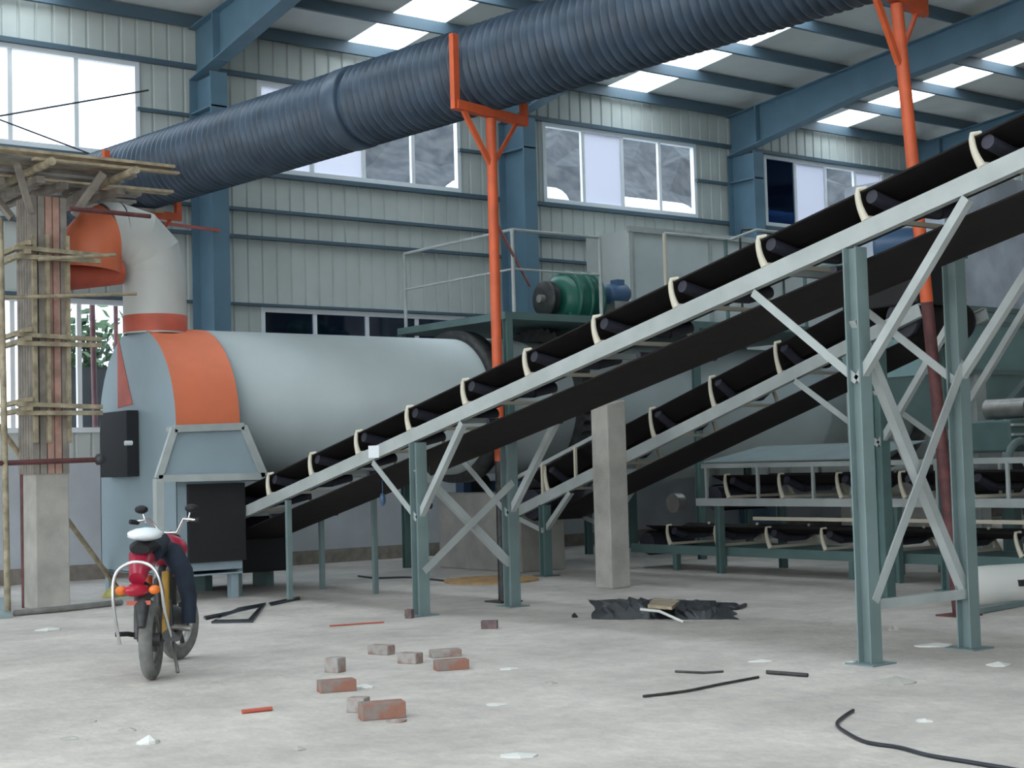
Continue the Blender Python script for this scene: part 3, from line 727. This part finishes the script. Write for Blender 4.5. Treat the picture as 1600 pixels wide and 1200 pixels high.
for xx in (15.9, 17.2, 19.0): MB().tube([(xx, py0, pz), (xx, py0, pz+(1.3 if xx < 17.3 else 1.5))], .03, 8).build('stanchion', 'cream' if xx < 16 else 'tealdark', e)
MB().tube([(18.1, 17.3, pz), (18.1, 17.3, pz+1.45), (18.15, 17.3, pz+1.6), (18.4, 17.3, pz+1.62), (18.9, 17.3, pz+1.58), (19.1, 17.3, pz+1.4), (19.1, 17.3, pz)], .02, 8).build('conduit_hoop', 'darkmetal', e)

# gearbox + motor
gp = onY(897, 470, 17.7)
e = empty('gear_reducer', (gp.x, 17.7, pz), 'dark green gear reducer on the walkway behind the conveyor belt', 'gearbox')
c = Vector((gp.x, 17.7, gp.z))
m_ = MB(); m_.lathe((c.x-.38, c.y, c.z), (1,0,0), [(0,.02),(0,.26),(.06,.36),(.34,.40),(.38,.42),(.42,.40),(.70,.36),(.76,.26),(.76,.02)], 32); m_.build('housing', 'green', e)
for dx in (-.2, .02, .24): MB().lathe((c.x+dx, c.y, c.z), (1,0,0), [(-.02,.38),(-.02,.45),(.02,.45),(.02,.38)], 32).build('flange', 'green', e)
MB().box((c.x-.35, c.y-.32, pz), (c.x+.35, c.y+.32, c.z-.2)).build('base', 'green', e, bevel=.02)
MB().lathe((c.x-.55, c.y-.02, c.z), (1,0,0), [(-.06,.05),(-.06,.26),(-.04,.27),(0,.22),(.04,.27),(.06,.26),(.06,.05)], 32).build('pulley', 'darkmetal', e)
MB().cyl((c.x-.7, c.y-.02, c.z), (c.x-.38, c.y-.02, c.z), .06, n=16).build('shaft', 'steel', e)
mp = onY(962, 462, 17.6)
e = empty('electric_motor', (mp.x, 17.6, pz), 'small blue electric motor right of the green gear reducer', 'motor')
MB().lathe((mp.x-.2, 17.6, mp.z), (1,0,.1), [(0,.02),(0,.12),(.05,.16),(.36,.16),(.42,.12),(.42,.02)], 24).build('motor_body', 'bluemotor', e)
MB().box((mp.x-.16, 17.45, pz), (mp.x+.2, 17.75, mp.z-.1)).build('stand', 'steel', e)
MB().box((mp.x-.05, 17.5, mp.z+.12), (mp.x+.1, 17.66, mp.z+.24)).build('terminal_box', 'bluemotor', e)

# hopper + sheet casing at right
e = empty('feed_hopper', (20.5, 13.2, 0), 'teal steel hopper on pale legs at the right edge, sheet casing on top', 'hopper')
ha, hb_ = onY(1484, 478, 13.4), onY(1700, 478, 13.4)
zt, zbm = onY(1484, 478, 13.4).z, onY(1484, 582, 13.4).z
x0, x1, y0, y1 = ha.x, ha.x+4.2, 13.4, 15.4
MB().box((x0, y0, zbm), (x1, y1, zt)).build('bin', 'hopper', e)
for z in (zt-.02, zt-.22, zbm+.02): MB().box((x0-.04, y0-.06, z-.035), (x1+.04, y0, z+.035)).build('flange', 'teal', e)
MB().box((x0+.1, y0+.1, zt), (x1-.1, y1-.1, zt+2.0)).build('upper_casing', 'sheetblue', e)['label'] = 'streaked blue-grey sheet casing'
m_ = MB(); cxm, cym = (x0+x1)/2, (y0+y1)/2
m_.add([(x0+.1,y0+.1,zbm),(x1-.1,y0+.1,zbm),(x1-.1,y1-.1,zbm),(x0+.1,y1-.1,zbm),(cxm-.4,cym-.3,1.6),(cxm+.4,cym-.3,1.6),(cxm+.4,cym+.3,1.6),(cxm-.4,cym+.3,1.6)], [(0,1,5,4),(1,2,6,5),(2,3,7,6),(3,0,4,7),(4,5,6,7)]); m_.build('cone', 'hopper', e)
for xx in (x0+.15, x1-.15):
    for yy in (y0+.12, y1-.12): MB().box((xx-.1, yy-.1, 0), (xx+.1, yy+.1, zbm)).build('leg', 'galv', e)
xl = onY(1535, 700, 13.4).x
MB().box((xl-.12, y0-.02, 0), (xl+.12, y0+.18, zbm)).build('leg', 'galv', e)
MB().hbeam(onY(1612, 590, 13.2), onY(1488, 735, 13.2), .12, .12, .012).build('diagonal_brace', 'teal', e)

# machine on a stand at the right edge
e = empty('crusher', (16.8, 11.5, 0), 'small teal belt-driven machine on a stand at the right edge', 'machine')
for q, r_ in ((16.2, 11.1), (17.6, 11.1), (16.2, 12.1), (17.6, 12.1)): MB().box((q, r_, 0), (q+.15, r_+.15, .85)).build('leg', 'tealdark', e)
MB().box((16.15, 11.0, .85), (17.85, 12.35, .93)).build('bed', 'galv', e)
arc = [(16.35+.28*math.cos(a)+.05, 11.1, 1.35+.28*math.sin(a)) for a in [PI*i/8 for i in range(9)]]
MB().tube([(16.68,11.1,.93)]+arc+[(16.12,11.1,.93)], .05, 8).build('guard', 'teal', e)
MB().tube([(x+.75, y, z) for x, y, z in ([(16.68,11.1,.93)]+arc+[(16.12,11.1,.93)])], .05, 8).build('guard', 'teal', e)
MB().cyl((16.4, 11.2, 1.2), (16.4, 12.2, 1.2), .22, n=24).build('rotor', 'darkmetal', e)
MB().box((16.5, 11.3, 1.5), (17.7, 12.1, 1.9)).build('housing', 'tealdark', e, bevel=.03)
for k in range(3): MB().box((16.5, 11.26, 1.58+k*.12), (17.7, 11.30, 1.61+k*.12)).build('slat', 'galv', e)
MB().cyl((16.9, 11.3, 2.05), (16.9, 11.9, 2.05), .13, n=20).build('drive_motor', 'steel', e)

# control box
cp = onY(1362, 709, 13.3)
e = empty('control_box', (cp.x, 13.3, 0), 'white control box with a blue round cover behind the right trestle', 'control box')
MB().box((cp.x-.18, 13.25, cp.z-.24), (cp.x+.18, 13.42, cp.z+.26)).build('case', 'white', e, bevel=.02)
MB().cyl((cp.x-.08, 13.24, cp.z-.05), (cp.x-.08, 13.20, cp.z-.05), .13, n=24).build('round_cover', 'bluemotor', e)
MB().cyl((cp.x, 13.36, 0), (cp.x, 13.36, cp.z-.2), .035, n=12).build('post', 'tealdark', e)

# white barrel lying at right
bp = onZ(1560, 946, 0)
e = empty('plastic_barrel', (bp.x, bp.y, 0), 'white plastic barrel lying on the floor at the right edge', 'barrel')
MB().lathe((bp.x-.42, bp.y+.10, .20), (1, -.35, 0), [(0,.02),(0,.16),(.03,.19),(.3,.2),(.6,.2),(.9,.2),(.96,.16),(.96,.02)], 32).build('shell', 'paper', e)
MB().box((bp.x-.02, bp.y-.285, .20), (bp.x+.2, bp.y-.20, .26)).build('label', 'black', e)
tag(MB().bar(onZ(1512, 957, .03), onZ(1680, 927, .03), .07, .05).build('steel_bar', 'teal'), 'teal steel bar lying on the floor in front of the white barrel', 'bar')

# small blue tag hanging, lamp
tp = onX(598, 780, NX+.4)
o = MB().blob(tp, .035, .035, .075, 2, .03); o.cyl(tp+Vector((0,0,.05)), tp+Vector((0,0,.28)), .006, n=6)
tag(o.build('hanging_plug', 'bluemotor', origin=tp), 'small dark blue plug hanging under the long conveyor', 'plug')
tp = onX(672, 790, NX+.5); o = MB().blob(tp, .03, .03, .04, 4, .03); o.cyl(tp, tp+Vector((0,0,.42)), .005, n=6)
tag(o.build('hanging_hook', 'darkmetal', origin=tp), 'small dark hook hanging right of the near left trestle leg', 'hook')

# ================================================================== MOTORCYCLE
rw = onZ(240, 1062, 0); fwp = onZ(277, 1034, 0)
dirv = (fwp-rw); dirv.z = 0; dirv.normalize(); fr = rw+dirv*1.2
sd = Vector((dirv.y, -dirv.x, 0))     # to the rider's right
BE = empty('motorcycle', tuple(rw.lerp(fr, .5)), 'red motorcycle parked with its back to the camera, chrome guard frame', 'motorcycle')
def bpnt(a, s, z):
    k = 1.42-.24*min(1, max(0, a))
    zz = z if z < .36 else .36+(z-.36)*k
    return rw+dirv*a+sd*(s*.85-.045*zz)+Vector((0, 0, zz))
def wheel(a, nm, steer=0, r=.29, wt=.05):
    c = bpnt(a, 0, r); ax = (Matrix.Rotation(steer, 3, 'Z') @ sd)
    prof = []
    for i in range(12):
        t = 2*PI*i/12; prof.append((wt*math.cos(t), r-.055+.055*math.sin(t)))
    t_ = MB().lathe(c, ax, prof, 40, closed=True).build(nm, 'tyre', BE)
    MB().lathe(c, ax, [(-.03,r-.09),(-.03,r-.115),(.03,r-.115),(.03,r-.09)], 40, closed=True).build('rim', 'steel', t_)
    m_ = MB(); u = ax.orthogonal().normalized(); v = ax.cross(u)
    for i in range(5):
        dd = u*math.cos(2*PI*i/5)+v*math.sin(2*PI*i/5); m_.bar(c+dd*.03, c+dd*(r-.1), .03, .02, side=tuple(ax))
    m_.cyl(c-ax*.07, c+ax*.07, .05, n=16); m_.build('hub', 'darkmetal', t_)
wheel(0, 'rear_wheel'); wheel(1.2, 'front_wheel', -.35)
# frame & engine
m_ = MB(); m_.tube([bpnt(0,.1,.29), bpnt(.4,.1,.33), bpnt(.45,.09,.5)], .02, 8); m_.tube([bpnt(0,-.1,.29), bpnt(.4,-.1,.33), bpnt(.45,-.09,.5)], .02, 8)
m_.tube([bpnt(.45,0,.3), bpnt(.4,0,.6), bpnt(.95,0,.82)], .03, 8); m_.tube([bpnt(.45,0,.28), bpnt(.85,0,.3), bpnt(.98,0,.75)], .025, 8); m_.build('frame', 'darkmetal', BE)
m_ = MB(); m_.blob(bpnt(.55,.02,.38), .17, .17, .13, 3, .08); m_.cyl(bpnt(.65,0,.4), bpnt(.72,0,.62), .09, n=12); m_.build('engine', 'darkmetal', BE)
m_ = MB(); m_.tube([bpnt(.6,.14,.3), bpnt(.3,.16,.27), bpnt(-.1,.17,.33)], .045, 12, rs=[.02,.03,.045]); m_.build('exhaust', 'darkmetal', BE)
for s in (-.12, .12): 
    MB().tube([bpnt(.02,s,.30), bpnt(.18,s,.66)], .028, 10).build('shock_absorber', 'mustard' if s > 0 else 'darkmetal', BE)
MB().blob(bpnt(.72,0,.80), .19, .19, .13, 5, .02, 3).build('fuel_tank', 'redplastic', BE)
m_ = MB()
m_.tube([bpnt(-.22,0,.80), bpnt(-.05,0,.82), bpnt(.2,0,.80), bpnt(.5,0,.79)], .1, 14, rs=[.07,.11,.12,.09])
st = m_.build('seat', 'black', BE)
for v in st.data.vertices: v.co.z = (v.co.z-1.0)*.5+.97
sc_ = MB().blob(bpnt(-.12,.03,.86), .13, .12, .05, 6, .05, 3).build('seat_glint', 'white', BE); sc_['label'] = 'white patch standing for the sky reflected on the seat'  # white blob paints in the sky's reflection on the dark seat
# rear fender and tail
m_ = MB(); m_.tube([bpnt(.1,-.02,.72), bpnt(-.12,-.02,.74), bpnt(-.3,-.02,.64)], .1, 12, rs=[.08,.09,.06]); m_.build('tail_fairing', 'redplastic', BE)
MB().blob(bpnt(-.30,-.03,.585), .10, .05, .05, 8, .02).build('tail_lamp', 'redlens', BE)
for s in (-.16, .12): MB().blob(bpnt(-.30,s,.585), .045, .035, .035, 9, .02).build('indicator', 'amber', BE)
MB().slab([bpnt(-.31,-.12,.51), bpnt(-.31,.08,.51), bpnt(-.30,.08,.53), bpnt(-.30,-.12,.53)], tuple(dirv*.01)).build('number_plate_holder', 'redprimer', BE)
m_ = MB(); m_.tube([bpnt(.05,-.0,.56), bpnt(-.15,0,.58), bpnt(-.28,0,.50), bpnt(-.34,0,.40)], .06, 10, rs=[.05,.06,.055,.03]); m_.build('rear_mudguard', 'darkmetal', BE)
# chrome guard frame (inverted U)
U = [bpnt(-.33,-.19,.30), bpnt(-.38,-.21,.50), bpnt(-.38,-.20,.63), bpnt(-.38,-.14,.70), bpnt(-.38,0,.73), bpnt(-.38,.13,.70), bpnt(-.38,.19,.62), bpnt(-.34,.20,.48), bpnt(-.1,.19,.32)]
def catmull(P, k=6):
    P = [Vector(p) for p in P]; o = []
    for i in range(len(P)-1):
        a, b, c, d = P[max(i-1, 0)], P[i], P[i+1], P[min(i+2, len(P)-1)]
        for j in range(k):
            t = j/k; o.append(.5*((2*b)+(c-a)*t+(2*a-5*b+4*c-d)*t*t+(3*b-a-3*c+d)*t**3))
    return o+[P[-1]]
MB().tube(catmull(U), .013, 8).build('guard_frame', 'chrome', BE)
# foot pegs
MB().tube([bpnt(.15,-.08,.30), bpnt(.0,-.2,.34), bpnt(-.02,-.30,.34)], .018, 8).build('foot_peg', 'black', BE)
MB().tube([bpnt(.15,.08,.32), bpnt(.05,.2,.37), bpnt(.03,.34,.36)], .022, 8).build('foot_peg', 'steel', BE)
MB().tube([bpnt(.35,-.05,.22), bpnt(.22,-.12,.24), bpnt(.12,-.12,.18)], .018, 8).build('brake_pedal', 'black', BE)
MB().tube([bpnt(.35,.1,.28), bpnt(.2,.17,.02)], .014, 8).build('kickstand', 'steel', BE)
# forks, handlebar, mirrors, lamp
m_ = MB()
for s in (-.08, .08): m_.tube([bpnt(1.22,s,.30), bpnt(1.0,s,.88)], .022, 8)
m_.build('fork', 'steel', BE)
MB().tube([bpnt(.90,-.32,1.0), bpnt(.96,-.16,1.02), bpnt(1.0,-.08,.93), bpnt(1.0,.08,.93), bpnt(.96,.16,1.02), bpnt(.90,.30,1.0)], .014, 8).build('handlebar', 'chrome', BE)
for s in (-.26, .26):
    MB().tube([bpnt(.93,s,1.0), bpnt(.88,s*1.25,1.0)], .02, 8).build('grip', 'black', BE)
    mr = MB().tube([bpnt(.95,s*.75,1.0), bpnt(.97,s*.85,1.07)], .008, 6).build('mirror_stem', 'chrome', BE)
    MB().blob(bpnt(.97,s*.9,1.09), .055, .055, .035, 10, .02).build('mirror', 'black', mr)
MB().blob(bpnt(1.08,0,.86), .09, .09, .1, 11, .02).build('headlamp', 'darkmetal', BE)
m_ = MB(); m_.tube([bpnt(1.0,0,.60), bpnt(1.2,0,.625), bpnt(1.38,0,.56)], .065, 10, rs=[.05,.065,.05]); m_.build('front_mudguard', 'redplastic', BE)
# navy trousers cloth draped on the right side
m_ = MB()
m_.tube([bpnt(.3,.06,.80), bpnt(.25,.18,.76), bpnt(.2,.27,.66), bpnt(.18,.31,.52), bpnt(.16,.30,.38)], .1, 14, rs=[.07,.085,.075,.06,.05])
m_.tube([bpnt(.55,-.02,.84), bpnt(.3,.04,.82), bpnt(.0,.06,.76)], .1, 14, rs=[.08,.10,.07])
c_ = m_.build('draped_cloth', 'navy', origin=bpnt(.2,.2,.4)); tag(c_, 'dark navy cloth draped over the motorcycle seat and hanging down its right side', 'cloth')

# ================================================================== LOOSE THINGS ON THE FLOOR
def brick(px, py, ang, m, label, sx=.24, sy=.115, sz=.06, z=0, up=False):
    p = onZ(px, py, z); d = Vector((math.cos(ang), math.sin(ang), 0))
    if up: sx, sz = sz, sx
    m_ = MB(); s = Vector((-d.y, d.x, 0)); a, b = d*sx/2, s*sy/2
    c = p+Vector((0, 0, 0)); base = [c-a-b, c+a-b, c+a+b, c-a+b]
    rnd = random.Random(int(px)); vs = base+[q+Vector((0,0,sz)) for q in base]
    m_.add(vs, [(0,3,2,1),(4,5,6,7),(0,1,5,4),(1,2,6,5),(2,3,7,6),(3,0,4,7)])
    o = m_.build('brick', m, origin=p, bevel=.006); return tag(o, label, 'brick', 'loose bricks on the floor')
A0 = -YAW
brick(596, 1022, A0-.55, 'brickgrey', 'grey-topped brick, farthest left of the upper scattered bricks', .2, .11, .075)
brick(641, 1036, A0-.5, 'brickgrey', 'mortar-covered brick between the grey-topped one and the reddish pair', .17, .11, .08)
brick(696, 1026, A0+.35, 'brickgrey', 'grey and red brick, rear one of the pair at the right of the scatter')
brick(705, 1046, A0+.3, 'brick', 'reddish brick, front one of the pair at the right of the scatter', .25, .115, .075)
brick(524, 1050, A0-.5, 'brickgrey', 'grey half brick standing behind the flat red brick', .12, .11, .11)
brick(526, 1080, A0+.35, 'brick', 'dull red brick lying left, in front of the grey half brick', .25, .12, .08)
brick(560, 1112, A0-.3, 'brickgrey', 'broken grey brick end touching the big orange-red brick', .12, .1, .09)
brick(597, 1122, A0+.3, 'brick', 'large orange-red brick nearest the camera', .27, .125, .1)
brick(765, 982, A0-.1, 'brickdark', 'single dark brick lying right of the left trestle leg', .15, .1, .075)
brick(640, 966, A0-.3, 'brickdark', 'dark brick standing on end beside the left trestle leg', .075, .08, .09)

def scrap(name, px, py, w_, d_, h_, m, label, seed, cat='scrap', group=None):
    p = onZ(px, py, 0); rnd = random.Random(seed); n = 9; m_ = MB(); ring = []
    for i in range(n):
        a = 2*PI*i/n; k = rnd.uniform(.65, 1.1); ring.append(p+_r*(math.cos(a)*w_/2*k)+Vector((_f.x, _f.y, 0)).normalized()*(math.sin(a)*d_/2*k)+Vector((0,0,.004+rnd.uniform(0, h_*.4))))
    top = p+Vector((0, 0, h_)); m_.add(ring+[top]+[Vector((q.x, q.y, 0.001)) for q in ring], [(i, (i+1) % n, n) for i in range(n)]+[(i, i+n+1, (i+1) % n+n+1, (i+1) % n) for i in range(n)])
    return tag(m_.build(name, m, origin=p), label, cat, group)
G = 'pale scraps on the floor'
scrap('stone', 233, 1162, .14, .12, .05, 'paper', 'pale stone on the floor at the lower left', 1, 'stone')
scrap('paper_scrap', 808, 1182, .2, .14, .02, 'paper', 'white paper scrap at the bottom centre of the floor', 2, group=G)
scrap('paper_scrap', 1190, 1034, .2, .1, .02, 'paper', 'white scrap left of the near right trestle leg', 3, group=G)
scrap('paper_scrap', 1445, 1128, .1, .1, .02, 'paper', 'white scrap right of the loop of black cable', 4, group=G)
scrap('paper_scrap', 796, 1046, .14, .1, .015, 'paper', 'white scrap to the right of the reddish brick pair', 5, group=G)
scrap('paper_scrap', 775, 1102, .16, .1, .015, 'paper', 'faint pale scrap right of the orange-red brick', 6, group=G)
scrap('stone', 1395, 985, .12, .1, .05, 'concrete', 'small grey stone between the right trestle legs', 7, 'stone')
scrap('paper_scrap', 1462, 1010, .36, .2, .03, 'paper', 'crumpled white scrap at the foot of the right far trestle leg', 8, group=G)
scrap('paper_scrap', 1400, 1068, .32, .2, .05, 'concrete', 'grey crumpled bag in front of the near right trestle leg', 9, group=G)
scrap('paper_scrap', 1560, 1040, .2, .16, .03, 'paper', 'pale scrap at the far right of the floor', 10, group=G)
scrap('paper_scrap', 570, 1075, .14, .1, .03, 'paper', 'white lump touching the right end of the flat red brick', 11, group=G)
scrap('paper_scrap', 1330, 1037, .12, .1, .02, 'paper', 'white scrap at the foot of the near right trestle leg', 12, group=G)
scrap('paper_scrap', 75, 985, .3, .2, .03, 'paper', 'pale flattened scrap left of the motorcycle', 13, group=G)
scrap('stone', 620, 1128, .16, .1, .02, 'brickgrey', 'brick chip lying under the orange-red brick', 14, 'stone')
scrap('stone', 898, 965, .06, .06, .05, 'black', 'small black stone left of the debris heap', 15, 'stone')
for i, (px, py, ww) in enumerate([(140,1128,.1),(200,1142,.12),(465,1172,.1),(110,1155,.14),(520,948,.2),(1265,962,.14),(1290,975,.12),(860,1068,.12)]):
    scrap('stone', px, py, ww, .08, .02, 'concrete', ['small flat stone, upper left of the three at the lower left','small flat stone, middle of the three at the lower left','small flat stone below the orange-red brick','long flat stone nearest the lower left corner','flat stone on the floor beyond the bricks','small flat stone left of the near right trestle leg, rear one','small flat stone left of the near right trestle leg, front one','small flat stone in the middle of the open floor'][i], 40+i, 'stone', 'flat stones on the floor')

def stick(name, pts, r, m, label, cat):
    P = [onZ(x, y, r) for x, y in pts]; P = catmull(P) if len(P) > 3 else P; return tag(MB().tube(P, r, 6).build(name, m, origin=P[0]), label, cat)
stick('steel_rod', [(1005,1088),(1070,1080),(1130,1068),(1185,1058)], .01, 'darkmetal', 'thin bent rod on the floor at the centre right', 'rod')
stick('thin_stick', [(1055,1049),(1100,1051),(1130,1049)], .009, 'darkmetal', 'short thin stick beyond the bent rod', 'stick')
stick('thin_stick', [(1198,1050),(1262,1055)], .015, 'darkmetal', 'dark stick left of the near right trestle leg', 'stick')
stick('wood_sliver', [(378,1112),(425,1107)], .014, 'redprimer', 'reddish wood sliver left of the bricks', 'stick')
stick('wood_sliver', [(515,978),(600,972)], .008, 'redprimer', 'long faint reddish lath behind the bricks', 'stick')
stick('black_cable', [(1333,1110),(1318,1120),(1308,1132),(1325,1146),(1355,1160),(1405,1168),(1450,1180),(1510,1190),(1600,1205)], .011, 'plastic', 'black cable curling on the floor at the lower right', 'cable')
stick('black_cable', [(560,900),(590,903),(640,902),(700,908)], .014, 'plastic', 'black cable on the floor behind the left trestle leg', 'cable')
stick('steel_profile', [(22,958),(100,951),(190,941)], .035, 'steel', 'steel profile lying on the floor at the foot of the concrete column', 'profile')
# black plates by the bike
def plate(name, pts, z0, th, m, label, cat):
    P = [onZ(x, y, z0) for x, y in pts]; return tag(MB().slab(P, (0, 0, th)).build(name, m, origin=(P[0].x, P[0].y, 0)), label, cat)
plate('metal_sheet', [(330,974),(395,973),(416,944),(372,952)], .002, .02, 'plastic', 'black framed sheet lying right of the motorcycle', 'sheet')
plate('metal_sheet', [(338,968),(388,967),(404,950),(372,957)], .023, .004, 'concrete', 'grey sheet lying on the black framed sheet', 'sheet')
plate('thin_strip', [(318,966),(372,955),(374,957),(322,969)], .002, .02, 'plastic', 'black strip just left of the black framed sheet', 'strip')
plate('thin_strip', [(420,944),(468,934),(469,937),(423,947)], .002, .02, 'plastic', 'black strip pointing right from the black framed sheet', 'strip')
plate('teal_slab', [(-30,968),(18,966),(10,938),(-30,938)], .002, .04, 'teal', 'pale green slab at the left edge of the floor', 'slab')
m_ = MB(); c0 = onZ(768, 908, 0); m_.cyl((c0.x, c0.y, 0), (c0.x, c0.y, .03), .62, n=32)
tag(m_.build('plywood_disc', 'ply', origin=c0), 'ochre plywood disc on the floor behind the left trestle', 'board')
scrap('yellow_sack', 178, 932, .4, .5, .16, 'yellow', 'yellow sack on the floor left of the motorcycle', 21, 'sack')
# debris heap
hp = onZ(1030, 962, 0)
e = empty('debris_heap', hp, 'heap of crumpled black plastic on the floor right of the concrete post', 'debris')
rnd = random.Random(12)
def crumple(px0, px1, py0, py1, h, seed):
    rnd = random.Random(seed); m_ = MB(); nx, ny = 16, 6; g = []
    for j in range(ny+1):
        for i in range(nx+1):
            u, v = i/nx, j/ny; p = onZ(px0+(px1-px0)*u, py0+(py1-py0)*v, 0)
            env = math.sin(PI*min(max(u,0),1))**.6*math.sin(PI*v)**.6; g.append(p+Vector((rnd.uniform(-.03,.03), rnd.uniform(-.05,.05), .005+env*h*rnd.uniform(.3,1.0))))
    m_.add(g, [(j*(nx+1)+i, j*(nx+1)+i+1, (j+1)*(nx+1)+i+1, (j+1)*(nx+1)+i) for j in range(ny) for i in range(nx)]); return m_
crumple(925, 1070, 938, 968, .11, 1).build('plastic_sheet', 'plastic', e)
crumple(1030, 1150, 942, 968, .10, 2).build('plastic_sheet', 'plastic', e)
stick('black_strip', [(1098,952),(1130,949),(1150,950),(1165,945)], .02, 'plastic', 'black strip sticking out right of the debris heap', 'strip')
plate('wood_piece', [(1012,950),(1050,953),(1062,943),(1022,938)], .10, .03, 'timber', 'yellowish wood piece on top of the debris heap', 'wood')
P = [onZ(x, y, z) for x, y, z in ((1000,952,.14),(1030,955,.12),(1068,972,.03))]
tag(MB().tube(P, .014, 6).build('wood_lath', 'paper', origin=P[0]), 'pale lath leaning on the debris heap', 'lath')
